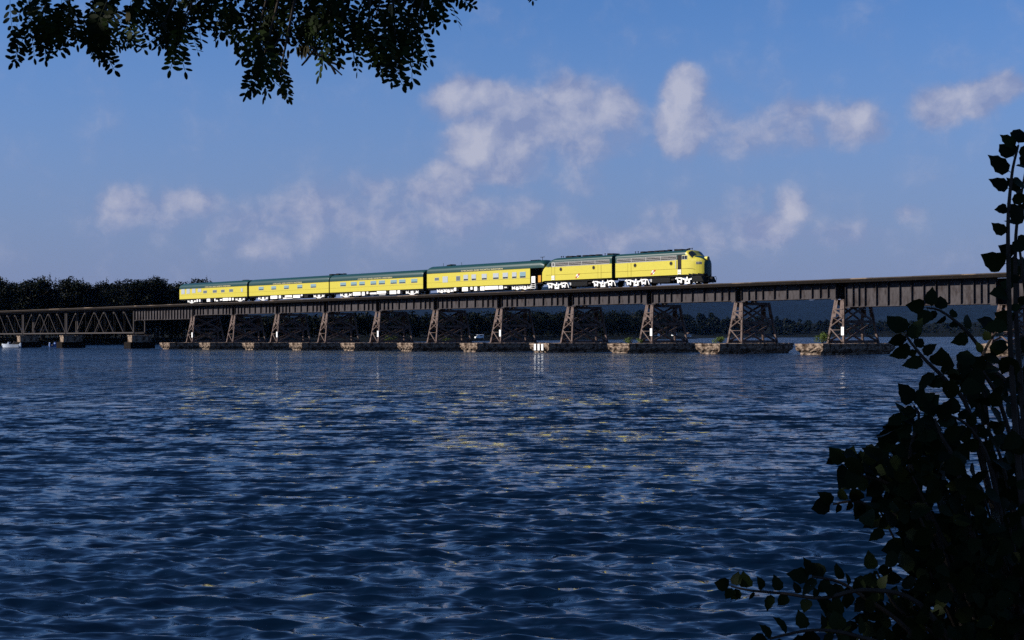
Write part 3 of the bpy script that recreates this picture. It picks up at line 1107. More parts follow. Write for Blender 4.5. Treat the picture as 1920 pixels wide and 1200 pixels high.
def coach(s0, L, label, wins, under, trucks, htop=4.1, band=2.85, sill=.98, text_at=None, text_len=None, glass='blind_blue', wz=(2.03, 2.6),
          axles=2, roof_bits=(), platform=0.0, seams=(1.72,), text_z=None, base=2.6, extra=None):
    root = car_empty('passenger_coach', s0)
    Lb = L - platform
    hw = 1.5
    B().box(0, Lb, -hw, hw, sill, band).build('body', 'yellow', root, bevel=.02)
    # black sheets just proud of the ends, painting in the shade between cars
    for xa in (-.012, Lb + .002):
        B().box(xa, xa + .01, -hw + .02, hw - .02, sill + .02, band - .02).build('end_shade', 'black_paint', root)
    hc = htop - band - .3
    prof = [(hw, band + .002), (hw, band + .3)]
    for k in range(1, 8):
        a = k / 7 * math.pi / 2
        prof.append((hw * math.cos(a) ** .72, band + .3 + hc * math.sin(a) ** .9))
    st = [0, .12, .45, Lb - .45, Lb - .12, Lb] if not platform else [0, .12, .45, L - .9, L - .45, L - .1, L]
    b = shell(prof, st)
    # ends of the roof round down a little
    def drop(x):
        d = 0
        if x < .45: d = .22 * ((.45 - x) / .45) ** 2
        if x > L - .9 and platform: d = .55 * ((x - (L - .9)) / .9) ** 2
        elif x > Lb - .45 and not platform: d = .22 * ((x - (Lb - .45)) / .45) ** 2
        return d
    b.v = [(x, y, z - drop(x) * max(0, (z - band - .3) / hc)) for x, y, z in b.v]
    roof = b.build('roof', 'green', root, smooth=False)
    roof.data.shade_smooth()
    em = roof.modifiers.new('edge', 'EDGE_SPLIT'); em.split_angle = R(40)
    B().box(.1, Lb - .1, -1.35, 1.35, sill - .22, sill - .002).build('underframe', 'black_paint', root)
    for z in seams:
        B().box(.02, Lb - .02, -hw - .006, -hw + .01, z - .012, z + .012).build('belt_rail', 'seam', root)
    B().box(.02, Lb - .02, -hw - .01, -hw + .01, band - .03, band + .018).build('drip_rail', 'seam', root)
    for w in wins:
        x0, x1 = w[0], w[1]
        g = w[2] if len(w) > 2 and w[2] else glass
        zz = w[3] if len(w) > 3 else wz
        window(root, x0, x1, zz[0], zz[1], -hw, g, sash=not (len(w) > 4 and w[4]))
        # the far side has the same row
    for u in under:
        x0, x1, z0, z1 = u[:4]
        m = u[4] if len(u) > 4 else 'white_paint'
        if len(u) > 5 and u[5] == 'tank':
            B().cyl(((x0 + x1) / 2, -1.05, (z0 + z1) / 2), (z1 - z0) / 2, x1 - x0, 'x', 14).build('air_tank', m, root)
        else:
            B().box(x0, x1, -1.36, -.75, z0, z1).build('equipment_box', m, root, bevel=.03)
    B().box(trucks[0] + 2.2, trucks[1] - 2.2, -.70, 1.2, .30, sill - .222).build('center_sill', 'black_paint', root)
    for xc in trucks:
        truck(root, xc, base, axles=axles)
    for (x0, x1, z1, wd) in roof_bits:
        B().box(x0, x1, -wd, wd, htop - .16, htop + z1).build('roof_vent', 'black_paint', root, bevel=.03)
    # vestibule diaphragms and couplers
    B().box(-.34, -.013, -.75, .75, sill + .1, 3.5).build('diaphragm', 'black_paint', root)
    if not platform:
        B().box(L + .013, L + .30, -.75, .75, sill + .1, 3.5).build('diaphragm', 'black_paint', root)
    for xa, d in ((0, -1), (L, 1)):
        b = B().bar((xa - d * .5, 0, .82), (xa + d * .36, 0, .82), .18, .2)
        b.box(xa + d * .36 - .12, xa + d * .36 + .12, -.16, .16, .68, .98)
        b.build('coupler', 'black_paint', root)
    if text_at:
        tz = text_z or band + .165
        text_part('CHICAGO AND NORTH WESTERN', .30, root, (text_at, -hw - .006, tz), 'gold_letter', sx=text_len / 5.6)
    if extra: extra(root, hw)
    tag(root, label, 'train car', 'yellow and green coaches of the train')
    return root

# rearmost coach
c4 = -4.8
w4 = [(-4.0, -2.7, 'blind_white', (2.0, 2.92), 1), (-1.9, -.7, 'blind_white', (2.02, 2.92), 1), (.3, 1.5, 'blind_white', (2.1, 2.9), 1), (2.5, 3.8, 'blind_white', (2.25, 2.85), 1),
      (4.6, 5.9, 'blind_grey', (1.98, 2.42), 1), (8.2, 9.6, 'blind_grey', (1.98, 2.42), 1), (11.3, 12.5, 'blind_grey', (1.98, 2.42), 1), (14.3, 15.6, 'blind_grey', (1.98, 2.45), 1),
      (18.5, 19.1, 'blind_white', (1.9, 2.5), 1)]
coach(c4, 25.4, 'rearmost yellow coach with tall pale windows at its tail end, by the wood',
      [(a - c4, b - c4, g, z, s) for a, b, g, z, s in w4],
      [(a - c4, b - c4, z0, z1, *m) for a, b, z0, z1, *m in ((1.7, 2.2, .3, .8), (2.7, 3.2, .3, .8), (5.6, 6.9, .25, .85), (8.5, 8.9, .3, .82), (9.1, 9.8, .25, .5), (10.4, 11.2, .3, .75, 'white_paint', 'tank'), (11.6, 13.6, .3, .85), (13.8, 14.6, .3, .85), (15.0, 15.6, .35, .8))],
      [3.4 + 1.1, 22.6], htop=4.1, band=2.95, sill=.95, text_at=9.9 - c4, text_len=11.4, text_z=3.13, seams=(1.75,),
      roof_bits=[(22, 23.2, .1, .4)])
# second from the rear
c3 = 21.3
coach(c3, 25.9, 'yellow coach with five wide-spaced blue windows, second from the rear',
      [(a - c3, b - c3) for a, b in ((24.7, 26.3), (29.0, 30.5), (33.2, 34.7), (37.5, 39.0), (41.7, 43.3))],
      [(a - c3, b - c3, z0, z1, *m) for a, b, z0, z1, *m in ((28.4, 30.7, .3, .9), (31.2, 31.9, .35, .9), (32.3, 35.4, .2, .45, 'white_paint', 'tank'), (33.2, 35.5, .5, .85), (35.9, 38.1, .3, .85), (38.3, 38.9, .6, .9), (39.4, 40.6, .3, .85, 'black_paint'))],
      [4.5, 22.6], text_at=34.2 - c3, text_len=11.2, band=2.88, roof_bits=[(24.6, 25.4, .2, .5)])
# third from the rear
c2 = 47.5
coach(c2, 25.9, 'yellow coach with eight blue windows and pale half-drawn blinds, behind the platform car',
      [(a - c2, b - c2) for a, b in ((50.7, 52.3), (53.8, 55.4), (56.2, 57.7), (59.4, 60.9), (61.7, 63.3), (64.9, 66.5), (67.2, 68.8), (70.4, 71.9))],
      [(a - c2, b - c2, z0, z1, *m) for a, b, z0, z1, *m in ((54.1, 56.3, .3, .9), (56.7, 57.5, .25, .9), (58.0, 58.5, .5, .9), (58.9, 60.7, .3, .82, 'white_paint', 'tank'), (60.9, 63.4, .45, .95), (61.2, 63.0, .2, .42, 'white_paint', 'tank'), (64.4, 66.2, .3, .95), (66.5, 67.2, .35, .95))],
      [4.5, 22.8], text_at=60.5 - c2, text_len=11.4, band=2.88, roof_bits=[(.4, 1.2, .22, .5), (2.2, 2.6, .2, .25)])
# platform car
c1 = 74.4
def platform_bits(root, hw):
    Lb = 24.2
    x1 = 27.2
    B().box(Lb + .013, x1 - .4, -1.4, 1.4, .95, 1.1).build('platform_floor', 'black_paint', root)
    b = B()
    for y in (-1.38, -.5, .5, 1.38):
        b.bar((x1 - .5, y, 1.1), (x1 - .5, y, 2.15), .05, .05)
    b.bar((x1 - .5, -1.4, 2.15), (x1 - .5, 1.4, 2.15), .06, .06)
    b.bar((x1 - .5, -1.4, 1.6), (x1 - .5, 1.4, 1.6), .04, .04)
    b.build('railing', 'silver', root)
    for y in (-1.38, 1.38):
        B().bar((x1 - .5, y, 1.1), (x1 - .5, y, 3.55), .07, .07).build('roof_post', 'black_paint', root)
    B().box(Lb + .2, Lb + 1.0, -1.42, -1.38, 1.15, 2.1).build('gate', 'white_paint', root)
    B().box(Lb + 1.5, Lb + 2.1, -1.3, -1.24, 1.2, 2.2).build('door_panel', 'orange_door', root)
    b = B()
    for k in range(3):
        b.box(Lb + .2, Lb + 1.0, -1.45 + .0, -1.05, .3 + .27 * k, .34 + .27 * k)
    b.box(Lb + .14, Lb + .2, -1.45, -1.05, .3, 1.1); b.box(Lb + 1.0, Lb + 1.06, -1.45, -1.05, .3, 1.1)
    b.build('steps', 'white_paint', root)
    B().bar((25.3, 0, 4.3), (25.3, 0, 4.95), .05, .05).build('antenna_post', 'black_paint', root)
    B().bar((24.9, 0, 4.95), (25.7, 0, 4.97), .2, .05).build('antenna_plate', 'black_paint', root)
    for x in (23.0, 23.4, 23.8, 24.1, 24.5):
        B().box(x, x + .16, -.3, .3, 4.3, 4.6).build('roof_vent', 'black_paint', root)
    B().bar((2.1, .2, 4.4), (2.1, .2, 5.0), .04, .04).build('whip_antenna', 'black_paint', root)
    B().bar((6.6, .2, 4.4), (6.6, .2, 4.95), .04, .04).build('whip_antenna', 'black_paint', root)
    b = B().prism([(3.6, 4.35), (4.9, 4.35), (4.8, 4.7), (3.9, 4.62)], -.55, .55)
    b.build('air_conditioner', 'black_paint', root)
coach(c1, 27.2, 'taller yellow coach with open end platform, coupled behind the locomotives',
      [(a - c1, b - c1, *g) for a, b, *g in ((76.4, 77.4, 'blind_grey', (2.2, 2.6), 1), (78.4, 79.6, 'blind_white', (1.85, 2.72), 1), (81.7, 82.6, 'blind_grey', (2.0, 2.68), 1), (83.5, 84.5, 'blind_white', (1.98, 2.8)), (85.4, 86.4, 'blind_white', (1.98, 2.8)),
                                     (87.8, 88.9, 'blind_white', (1.98, 2.8)), (90.4, 91.6, 'blind_white', (1.98, 2.8)), (92.6, 93.7, 'blind_white', (1.98, 2.8)), (94.7, 95.6, 'blind_white', (1.98, 2.8)), (96.4, 97.6, 'blind_blue', (1.98, 2.8)))],
      [(a - c1, b - c1, z0, z1, *m) for a, b, z0, z1, *m in ((81.0, 81.5, .4, .95), (82.9, 84.3, .3, .95), (84.9, 85.4, .5, .95), (85.8, 86.5, .3, .95), (87.2, 88.2, .3, .95), (88.3, 91.4, .4, .95), (91.6, 92.4, .4, .95), (92.6, 93.2, .5, .9, 'white_paint', 'tank'))],
      [4.3, 22.0], htop=4.5, band=3.3, sill=1.02, text_at=87.7 - c1, text_len=11.6, text_z=3.47, axles=3, base=3.4, platform=3.0, seams=(1.85,),
      glass='blind_white', extra=platform_bits)

# --- locomotives -------------------------------------------------
def sec_point(hw, top, hc, zb, phi, e=.62):
    if phi <= .5:
        a = (phi / .5) * math.pi / 2
        return hw * math.sin(a) ** e, top - hc + hc * max(0, math.cos(a)) ** e
    f = (phi - .5) / .5
    return hw, (top - hc) + (zb - (top - hc)) * f

class Loft:
    def __init__(self, st):
        self.st = st           # x, half width, top, curve height, bottom
        self.xs = [s[0] for s in st]

    def par(self, x):
        return [float(np.interp(x, self.xs, [s[k] for s in self.st])) for k in range(1, 5)]

    def p(self, x, phi, side=-1, out=0.0):
        hw, top, hc, zb = self.par(x)
        y, z = sec_point(hw, top, hc, zb, phi)
        v = Vector((x, side * y, z))
        if out:
            e1 = Vector((x, *(lambda q: (side * q[0], q[1]))(sec_point(hw, top, hc, zb, min(1, phi + .01)))))
            e0 = Vector((x, *(lambda q: (side * q[0], q[1]))(sec_point(hw, top, hc, zb, max(0, phi - .01)))))
            h2 = self.par(x + .03); h1 = self.par(x - .03)
            y2, z2 = sec_point(*h2, phi); y1, z1 = sec_point(*h1, phi)
            n = (e1 - e0).cross(Vector((.06, side * (y2 - y1), z2 - z1)))
            if n.length > 1e-9:
                n.normalize()
                if n.dot(Vector((0, side, .2))) < 0 and n.dot(v - Vector((x - .6, 0, 2.4))) < 0: n = -n
                if n.dot(v - Vector((x - .6, 0, 2.4))) < 0: n = -n
                v += n * out
        return v

    def phi_at(self, x, z):
        hw, top, hc, zb = self.par(x)
        if z <= top - hc:
            return .5 + .5 * ((top - hc) - z) / max(1e-6, (top - hc - zb))
        f = min(1, max(0, (z - (top - hc)) / hc))
        return .5 * math.acos(f ** (1 / .62)) / (math.pi / 2)

    def skins(self, classify, step=.10):
        """split the skin in named meshes"""
        xs = sorted(set([round(v, 4) for v in np.arange(self.xs[0], self.xs[-1], step)] + [round(x, 4) for x in self.xs]))
        phis = list(np.linspace(0, .5, 13)) + list(np.linspace(.5, 1, 14))[1:]
        out = {}
        for side in (-1, 1):
            for i in range(len(xs) - 1):
                for k in range(len(phis) - 1):
                    q = [self.p(xs[i], phis[k], side), self.p(xs[i + 1], phis[k], side), self.p(xs[i + 1], phis[k + 1], side), self.p(xs[i], phis[k + 1], side)]
                    c = sum(q, Vector()) / 4
                    b = out.setdefault(classify(c), B())
                    b._add(q, [(0, 1, 2, 3)])
        for x in (xs[0], xs[-1]):
            q = [self.p(x, f, -1) for f in phis] + [self.p(x, f, 1) for f in reversed(phis[1:])]
            c = sum(q, Vector()) / len(q)
            out.setdefault(classify(c), B())._add(q, [tuple(range(len(q)))])
        return out

    def patch(self, x0, x1, z0, z1, out=.015, nx=8, nz=5, side=-1, slant=0.0):
        """thin panel lying on the skin between heights"""
        vs, fs = [], []
        for i in range(nx + 1):
            for k in range(nz + 1):
                z = z0 + (z1 - z0) * k / nz
                x = x0 + (x1 - x0) * i / nx + slant * k / nz
                vs.append(self.p(x, self.phi_at(x, z), side, out))
        for i in range(nx):
            for k in range(nz):
                a = i * (nz + 1) + k
                fs.append((a, a + 1, a + nz + 2, a + nz + 1))
        b = B(); b._add(vs, fs)
        return b

def weld(b, name, material, parent):
    me = bpy.data.meshes.new(name)
    me.from_pydata([tuple(v) for v in b.v], [], b.f)
    bm = bmesh.new(); bm.from_mesh(me)
    bmesh.ops.remove_doubles(bm, verts=bm.verts, dist=.002)
    bmesh.ops.recalc_face_normals(bm, faces=bm.faces)
    bm.to_mesh(me); bm.free()
    me.materials.append(MATS[material]); me.shade_smooth()
    o = bpy.data.objects.new(name, me)
    m = o.modifiers.new('edge', 'EDGE_SPLIT'); m.split_angle = R(50)
    return link(o, parent)

def herald(parent, x, z, y=-1.615):
    """slanted ball and bar emblem"""
    o = B().cyl((x, y, z), .25, .012, 'y', 20).build('emblem', 'white_paint', parent)
    B().prism([(x - .50, z - .30), (x - .28, z - .36), (x + .50, z + .28), (x + .30, z + .36)], y - .012, y - .008).build('emblem_bar', 'red', o)
    B().cyl((x, y - .016, z), .13, .006, 'y', 16).build('emblem_ball', 'black_paint', o)
    B().prism([(x - .12, z - .02), (x - .06, z - .09), (x + .12, z + .05), (x + .06, z + .10)], y - .026, y - .020).build('emblem_flash', 'white_paint', o)

def loco_common(root, lf, L, grille, ports, doors, trucks_at, fans, herald_x, stripe):
    x0, x1 = grille
    lf.patch(x0 - .06, x1 + .06, 3.29, 3.95, .012, 30, 4).build('grille_frame', 'silver', root)
    lf.patch(x0, x1, 3.34, 3.90, .03, 30, 4).build('grille_recess', 'recess', root)
    for k in range(3):
        z = 3.36 + .2 * k
        lf.patch(x0, x1, z, z + .05, .05, 30, 1).build('grille_bar', 'silver', root)
    n = 4
    for k in range(1, n):
        x = x0 + (x1 - x0) * k / n
        lf.patch(x - .03, x + .03, 3.34, 3.90, .055, 1, 4).build('grille_post', 'silver', root)
    for xp in ports:
        f = B().cyl((xp, -1.612, 2.9), .27, .03, 'y', 20).build('porthole', 'seam', root)
        B().cyl((xp, -1.635, 2.9), .2, .02, 'y', 18).build('pane', 'glass_dark', f)
    for (a, b) in doors:
        d = B().box(a, b, -1.611, -1.60, 1.42, 3.2).build('door', 'yellow', root)
        for x in (a, b):
            B().box(x - .018, x + .018, -1.618, -1.6, 1.4, 3.22).build('door_edge', 'seam', d)
    B().box(stripe[0], stripe[1], -1.617, -1.6, 2.13, 2.16).build('pin_stripe', 'seam', root)
    for xc in trucks_at:
        truck(root, xc, 2.74, r=.51, style='loco')
    B().box(.5, L - 1.6, -1.4, 1.4, 1.1, 1.347).build('underframe', 'black_paint', root)
    xm = sum(trucks_at) / 2
    B().box(xm - 1.6, xm + 1.6, -1.3, 1.3, .35, 1.098).build('fuel_tank', 'black_paint', root, bevel=.1)
    B().box(xm - 1.9, xm - 1.65, -1.34, -1.0, .55, .95).build('equipment_box', 'silver', root)
    B().cyl((xm + 1.9 + .1, -1.15, .72), .17, .5, 'x', 12).build('air_tank', 'recess', root)
    herald(root, herald_x, 1.85)
    for (xf, r, kind) in fans:
        if kind == 'fan':
            B().cyl((xf, 0, 4.66), r, .34, 'z', 20, r * .92).build('roof_fan', 'black_paint', root)
        elif kind == 'stack':
            B().box(xf - .2, xf + .2, -.3, .3, 4.5, 4.88).build('exhaust_stack', 'black_paint', root)
        elif kind == 'box':
            B().box(xf - r, xf + r, -.7, .7, 4.5, 4.82).build('roof_hatch', 'black_paint', root, bevel=.04)
        elif kind == 'horn':
            b = B().tube([(xf - .1, -.35, 4.75), (xf + .45, -.35, 4.78)], [.05, .12], 10)
            b.bar((xf, -.35, 4.5), (xf, -.35, 4.76), .05, .05)
            b.build('horn', 'black_paint', root)
        elif kind == 'cone':
            b = B().bar((xf, -.3, 4.5), (xf, -.3, 4.85), .05, .05)
            b.cyl((xf, -.3, 4.84), .10, .1, 'z', 8)
            b.build('roof_antenna', 'black_paint', root)

# lead unit
lead = car_empty('diesel_locomotive', 116.0)
LF = Loft([(0, 1.6, 4.58, .68, 1.35), (.25, 1.6, 4.62, .70, 1.35), (12.6, 1.6, 4.62, .70, 1.35), (12.9, 1.585, 4.56, .74, 1.35), (13.1, 1.57, 4.42, .80, 1.32),
           (13.4, 1.54, 4.14, .90, 1.3), (13.7, 1.49, 3.88, .95, 1.25), (13.95, 1.43, 3.74, .92, 1.2), (14.3, 1.31, 3.67, .9, 1.15), (14.65, 1.15, 3.57, .9, 1.1),
           (14.95, .97, 3.42, .9, 1.08), (15.15, .80, 3.25, .9, 1.06), (15.3, .60, 3.02, .85, 1.05), (15.38, .42, 2.8, .8, 1.05), (15.4, .25, 2.6, .75, 1.05)])
def lead_class(c):
    if c.z < 1.42 and c.x > 13.2: return 'skirt'
    if c.x > 15.22: return 'nose_front'
    if c.x < 12.75 and c.z > 3.3 and not (c.x > 12.1 and c.z < 3.9): return 'roof'
    return 'body'
sk = LF.skins(lead_class)
weld(sk['body'], 'body', 'yellow', lead)
weld(sk['roof'], 'roof', 'green', lead)
weld(sk['skirt'], 'nose_skirt', 'black_paint', lead)
weld(sk['nose_front'], 'nose_front', 'green', lead)
loco_common(lead, LF, 15.4, (.35, 11.1), (3.7, 10.2), ((2.35, 2.95),), (3.6, 12.75),
            [(2.6, .2, 'cone'), (3.1, .2, 'cone'), (3.9, .55, 'fan'), (5.2, .55, 'fan'), (6.5, .55, 'fan'), (7.7, .5, 'box'), (8.6, .3, 'stack'), (9.8, .3, 'stack'), (10.7, .6, 'box'), (11.9, .2, 'horn'), (12.4, .2, 'cone'), (12.75, .2, 'cone')], 7.0, (.1, 14.0))
# cab door, side windows and ladder
LF.patch(11.35, 12.0, 2.0, 3.95, .02, 4, 6).build('cab_door', 'recess', lead)
lad = B()
for k in range(3):
    lad.box(11.42, 11.95, -1.66, -1.61, 1.45 + .22 * k, 1.58 + .22 * k)
lad.box(11.40, 11.45, -1.66, -1.61, 1.35, 2.05); lad.box(11.92, 11.97, -1.66, -1.61, 1.35, 2.05)
lad.build('cab_ladder', 'white_paint', lead)
cw = LF.patch(12.12, 13.02, 3.32, 3.86, .022, 6, 4).build('cab_window', 'silver', lead)
LF.patch(12.17, 12.52, 3.37, 3.82, .034, 3, 4).build('pane', 'glass_dark', cw)
LF.patch(12.58, 12.97, 3.37, 3.82, .034, 3, 4).build('pane', 'glass_dark', cw)
def phi_patch(lf, x0, x1, pa, pb, out, side, nx=8, npn=6, slant=0.0):
    vs, fs = [], []
    for i in range(nx + 1):
        for k in range(npn + 1):
            x = x0 + (x1 - x0) * i / nx + slant * k / npn
            vs.append(lf.p(x, pa + (pb - pa) * k / npn, side, out))
    for i in range(nx):
        for k in range(npn):
            a = i * (npn + 1) + k
            fs.append((a, a + 1, a + npn + 2, a + npn + 1))
    b = B(); b._add(vs, fs)
    return b
for side in (-1, 1):
    phi_patch(LF, 13.02, 13.66, .06, .36, .022, side, slant=.06).build('windshield', 'glass_dark', lead)
# dark anti-glare panel over the nose
def band(lf, x0, x1, p0, p1, out, nx=14, npn=4):
    vs, fs = [], []
    ph = list(np.linspace(-p1, p1, 2 * npn + 1))
    for i in range(nx + 1):
        x = x0 + (x1 - x0) * i / nx
        for q in ph:
            vs.append(lf.p(x, abs(q), -1 if q <= 0 else 1, out))
    m = len(ph)
    for i in range(nx):
        for k in range(m - 1):
            a = i * m + k
            fs.append((a, a + 1, a + m + 1, a + m))
    b = B(); b._add(vs, fs)
    return b
band(LF, 13.80, 15.3, 0, .20, .012).build('anti_glare_panel', 'green', lead)
nb = LF.patch(14.28, 14.92, 2.66, 2.98, .03, 8, 3).build('number_board', 'silver', lead)
LF.patch(14.33, 14.87, 2.70, 2.94, .045, 8, 3).build('number_panel', 'black_paint', nb)
for k in range(3):
    LF.patch(14.42 + .15 * k, 14.50 + .15 * k, 2.75, 2.89, .055, 2, 2).build('number_mark', 'silver', nb)
hl = B().cyl((15.02, 0, 3.42), .27, .5, 'x', 20).build('headlight', 'yellow', lead)
B().cyl((15.28, 0, 3.42), .22, .03, 'x', 18).build('lens', 'glass_dark', hl)
B().cyl((14.7, -.86, 3.22), .1, .2, 'x', 12).build('marker_lamp', 'white_paint', lead)
b = B().prism([(13.4, 1.1), (15.15, 1.1), (15.62, .28), (13.6, .28)], -1.35, 1.35)
pl = b.build('pilot', 'black_paint', lead, bevel=.12)
b = B().bar((15.3, 0, .85), (15.95, 0, .85), .2, .22); b.box(15.85, 16.1, -.18, .18, .68, 1.02)
b.build('coupler', 'black_paint', lead)
for y in (-.75, .75):
    B().tube([(15.45, y, .95), (15.9, y, 1.05), (16.02, y, .75), (15.9, y, .4), (15.75, y, .45)], .035, 6).build('air_hose', 'black_paint', lead)
b = B()
for z in (1.7, 2.1, 2.5):
    b.tube([(14.95, -.98, z), (15.1, -.95, z)], .02, 5)
B().box(11.0, 11.1, -1.66, -1.61, 2.2, 3.2).build('grab_iron', 'silver', lead)
tag(lead, 'yellow and green diesel locomotive with rounded nose, leading the train', 'locomotive', 'diesel locomotives pulling the train')

# second unit, blunt rear end
boost = car_empty('diesel_locomotive', 101.1)
BF = Loft([(0, 1.40, 2.35, .5, 1.2), (.05, 1.48, 2.75, .7, 1.2), (.16, 1.55, 3.02, .7, 1.22), (.4, 1.6, 3.32, .7, 1.3), (.75, 1.6, 3.6, .7, 1.35), (1.1, 1.6, 3.95, .7, 1.35), (1.5, 1.6, 4.25, .7, 1.35),
           (1.9, 1.6, 4.45, .7, 1.35), (2.4, 1.6, 4.58, .7, 1.35), (2.8, 1.6, 4.62, .7, 1.35), (14.0, 1.6, 4.62, .70, 1.35), (14.2, 1.6, 4.58, .68, 1.35)])
def boost_class(c):
    return 'roof' if (c.z > 3.3 and c.x > .85) else 'body'
sk = BF.skins(boost_class)
weld(sk['body'], 'body', 'yellow', boost)
weld(sk['roof'], 'roof', 'green', boost)
loco_common(boost, BF, 14.2, (3.05, 13.7), (4.1, 10.7), ((2.2, 2.85), (11.55, 12.15)), (2.95, 12.2),
            [(2.9, .2, 'cone'), (3.3, .2, 'cone'), (3.9, .2, 'horn'), (4.9, .6, 'box'), (6.2, .5, 'stack'), (7.6, .55, 'fan'), (8.9, .55, 'fan'), (10.2, .55, 'fan'), (11.7, .2, 'cone'), (12.3, .3, 'stack'), (13.2, .4, 'box')], 7.5, (1.0, 14.1))
BF.patch(1.75, 2.1, 3.36, 3.85, .02, 3, 3).build('side_window', 'glass_dark', boost)
sw = BF.patch(2.2, 2.85, 3.3, 3.95, .02, 4, 4).build('side_window', 'silver', boost)
BF.patch(2.4, 2.65, 3.42, 3.85, .035, 3, 3).build('pane', 'glass_dark', sw)
lad = B()
for k in range(3):
    lad.box(2.25, 2.8, -1.66, -1.615, 1.45 + .22 * k, 1.58 + .22 * k)
lad.box(2.22, 2.27, -1.66, -1.615, 1.35, 2.05); lad.box(2.78, 2.83, -1.66, -1.615, 1.35, 2.05)
lad.build('cab_ladder', 'white_paint', boost)
B().box(14.21, 14.62, -.8, .8, 1.3, 4.0).build('diaphragm', 'black_paint', boost)
B().box(14.2, 14.9, -.2, .2, .72, .98).build('coupler', 'black_paint', boost)
tag(boost, 'yellow and green diesel unit without a nose, coupled behind the lead locomotive', 'locomotive', 'diesel locomotives pulling the train')

# ------------------------------------------------------------------ plants on the piers
def pier_plant(i, y, x, r, h, label, n=500):
    p = BR @ Vector((i * SPAN + x, y, 1.26))
    root = empty('pier_bush', p)
    rng = np.random.default_rng(100 + i)
    cs = [(rng.normal(0, r * .4), rng.normal(0, r * .4), h * rng.uniform(.25, .7)) for _ in range(7)]
    rs = [(r * .45, r * .45, h * .32)] * 7
    V, Fc = leaf_cloud(cs, rs, n, .16, rng)
    link(bpy.data.objects.new('foliage', np_mesh('foliage', V, Fc, 'leaf_pier')), root)
    b = B()
    for k in range(6):
        a = k * 1.05
        b.tube([(0, 0, 0), (math.cos(a) * r * .3, math.sin(a) * r * .3, h * .6)], [.03, .012], 5)
    b.build('stems', 'bark', root)
    tag(root, label, 'bush', 'bushes growing on the stone piers')
pier_plant(10, -2.6, -.7, 1.25, 1.5, 'bushy green plant growing on the nearest stone pier', 900)
pier_plant(9, -2.9, -.8, 1.1, 1.0, 'low green plant at the foot of the bent left of the nearest bent', 600)
pier_plant(8, -2.8, -.9, 1.0, .9, 'low plant by the third-nearest bent, under the locomotive nose')
pier_plant(5, 2.4, -1.0, 1.3, 1.2, 'dull green bush low on the pier below the taller platform coach')
pier_plant(4, 2.4, -.6, 1.3, 1.6, 'olive bush on the pier below the coach with eight windows')

# ------------------------------------------------------------------ boats, van and cottages along the shore
def hull(L, W, H, material, parent, name='hull'):
    vs, fs = [], []
    n = 9
    for i in range(n):
        f = i / (n - 1)
        w = W * .5 * (1 - max(0, (f - .45) / .55) ** 2.2)
        sheer = H * (1 + .28 * f ** 2)
        x = -L / 2 + L * f
        for (yy, zz) in ((-w, sheer), (-w * .82, .05), (0, -.18 + .15 * f), (w * .82, .05), (w, sheer), (w * .9, sheer - .02), (0, .25 + .2 * f), (-w * .9, sheer - .02)):
            vs.append((x + (0.25 * f if zz > .3 else 0), yy, zz))
    m = 8
    for i in range(n - 1):
        for k in range(m):
            a = i * m + k; b = i * m + (k + 1) % m
            fs.append((a, b, b + m, a + m))
    fs.append(tuple(range(m))); fs.append(tuple(reversed(range((n - 1) * m, n * m))))
    b = B(); b._add(vs, fs)
    return b.build(name, material, parent, smooth=False)

def motorboat(px, py, depth, L, label, rz, people=2, material='boat_white'):
    p = at(px, py, depth)
    root = empty('motorboat', (p.x, p.y, 0.0), rz)
    hull(L, L * .36, .75, material, root)
    B().prism([(.35, .8), (.95, .8), (.55, 1.35), (.42, 1.35)], -L * .13, L * .13).build('windscreen', material, root)
    B().box(-L / 2 - .35, -L / 2 - .02, -.2, .2, .1, 1.15).build('outboard_motor', material, root, bevel=.06)
    B().box(-1.0, -.5, -.7, .7, .35, .75).build('seat', 'cloth', root)
    tag(root, label, 'boat', 'boats on the lake')
    return root

def seated(boat, x, y, z, cloth, label):
    """small seated figure grown from a skeleton"""
    J = {'hip': (0, 0, .1), 'chest': (.03, 0, .45), 'neck': (.05, 0, .60), 'head': (.08, 0, .78),
         'shl': (.03, .19, .52), 'ell': (.12, .25, .28), 'hal': (.34, .16, .24), 'shr': (.03, -.19, .52), 'elr': (.12, -.25, .28), 'har': (.34, -.16, .24),
         'knl': (.42, .12, .12), 'ftl': (.46, .12, -.3), 'knr': (.42, -.12, .12), 'ftr': (.46, -.12, -.3)}
    rad = {'hip': .15, 'chest': .16, 'neck': .06, 'head': .11, 'shl': .075, 'ell': .05, 'hal': .035, 'shr': .075, 'elr': .05, 'har': .035, 'knl': .075, 'ftl': .05, 'knr': .075, 'ftr': .05}
    names = list(J)
    E = [('hip', 'chest'), ('chest', 'neck'), ('neck', 'head'), ('chest', 'shl'), ('shl', 'ell'), ('ell', 'hal'), ('chest', 'shr'), ('shr', 'elr'), ('elr', 'har'),
         ('hip', 'knl'), ('knl', 'ftl'), ('hip', 'knr'), ('knr', 'ftr')]
    me = bpy.data.meshes.new('person')
    me.from_pydata([J[k] for k in names], [(names.index(a), names.index(b)) for a, b in E], [])
    o = bpy.data.objects.new('person', me)
    link(o)
    sk_ = o.modifiers.new('skin', 'SKIN'); o.modifiers.new('sub', 'SUBSURF').render_levels = 1
    for i, k in enumerate(names):
        sv = me.skin_vertices[0].data[i]
        sv.radius = (rad[k], rad[k]); sv.use_root = (k == 'hip')
    me.materials.append(MATS[cloth])
    bpy.context.view_layer.update()
    m = boat.matrix_world
    o.matrix_world = boat.matrix_basis @ Matrix.Translation((x, y, z))
    tag(o, label, 'person')
    return o
mb = motorboat(21, 652, 338, 4.3, 'white open motorboat with two people at the left edge below the trusses', R(172))
seated(mb, -.75, 0, .78, 'cloth', 'person in dark clothes seated at the rear of the white motorboat')
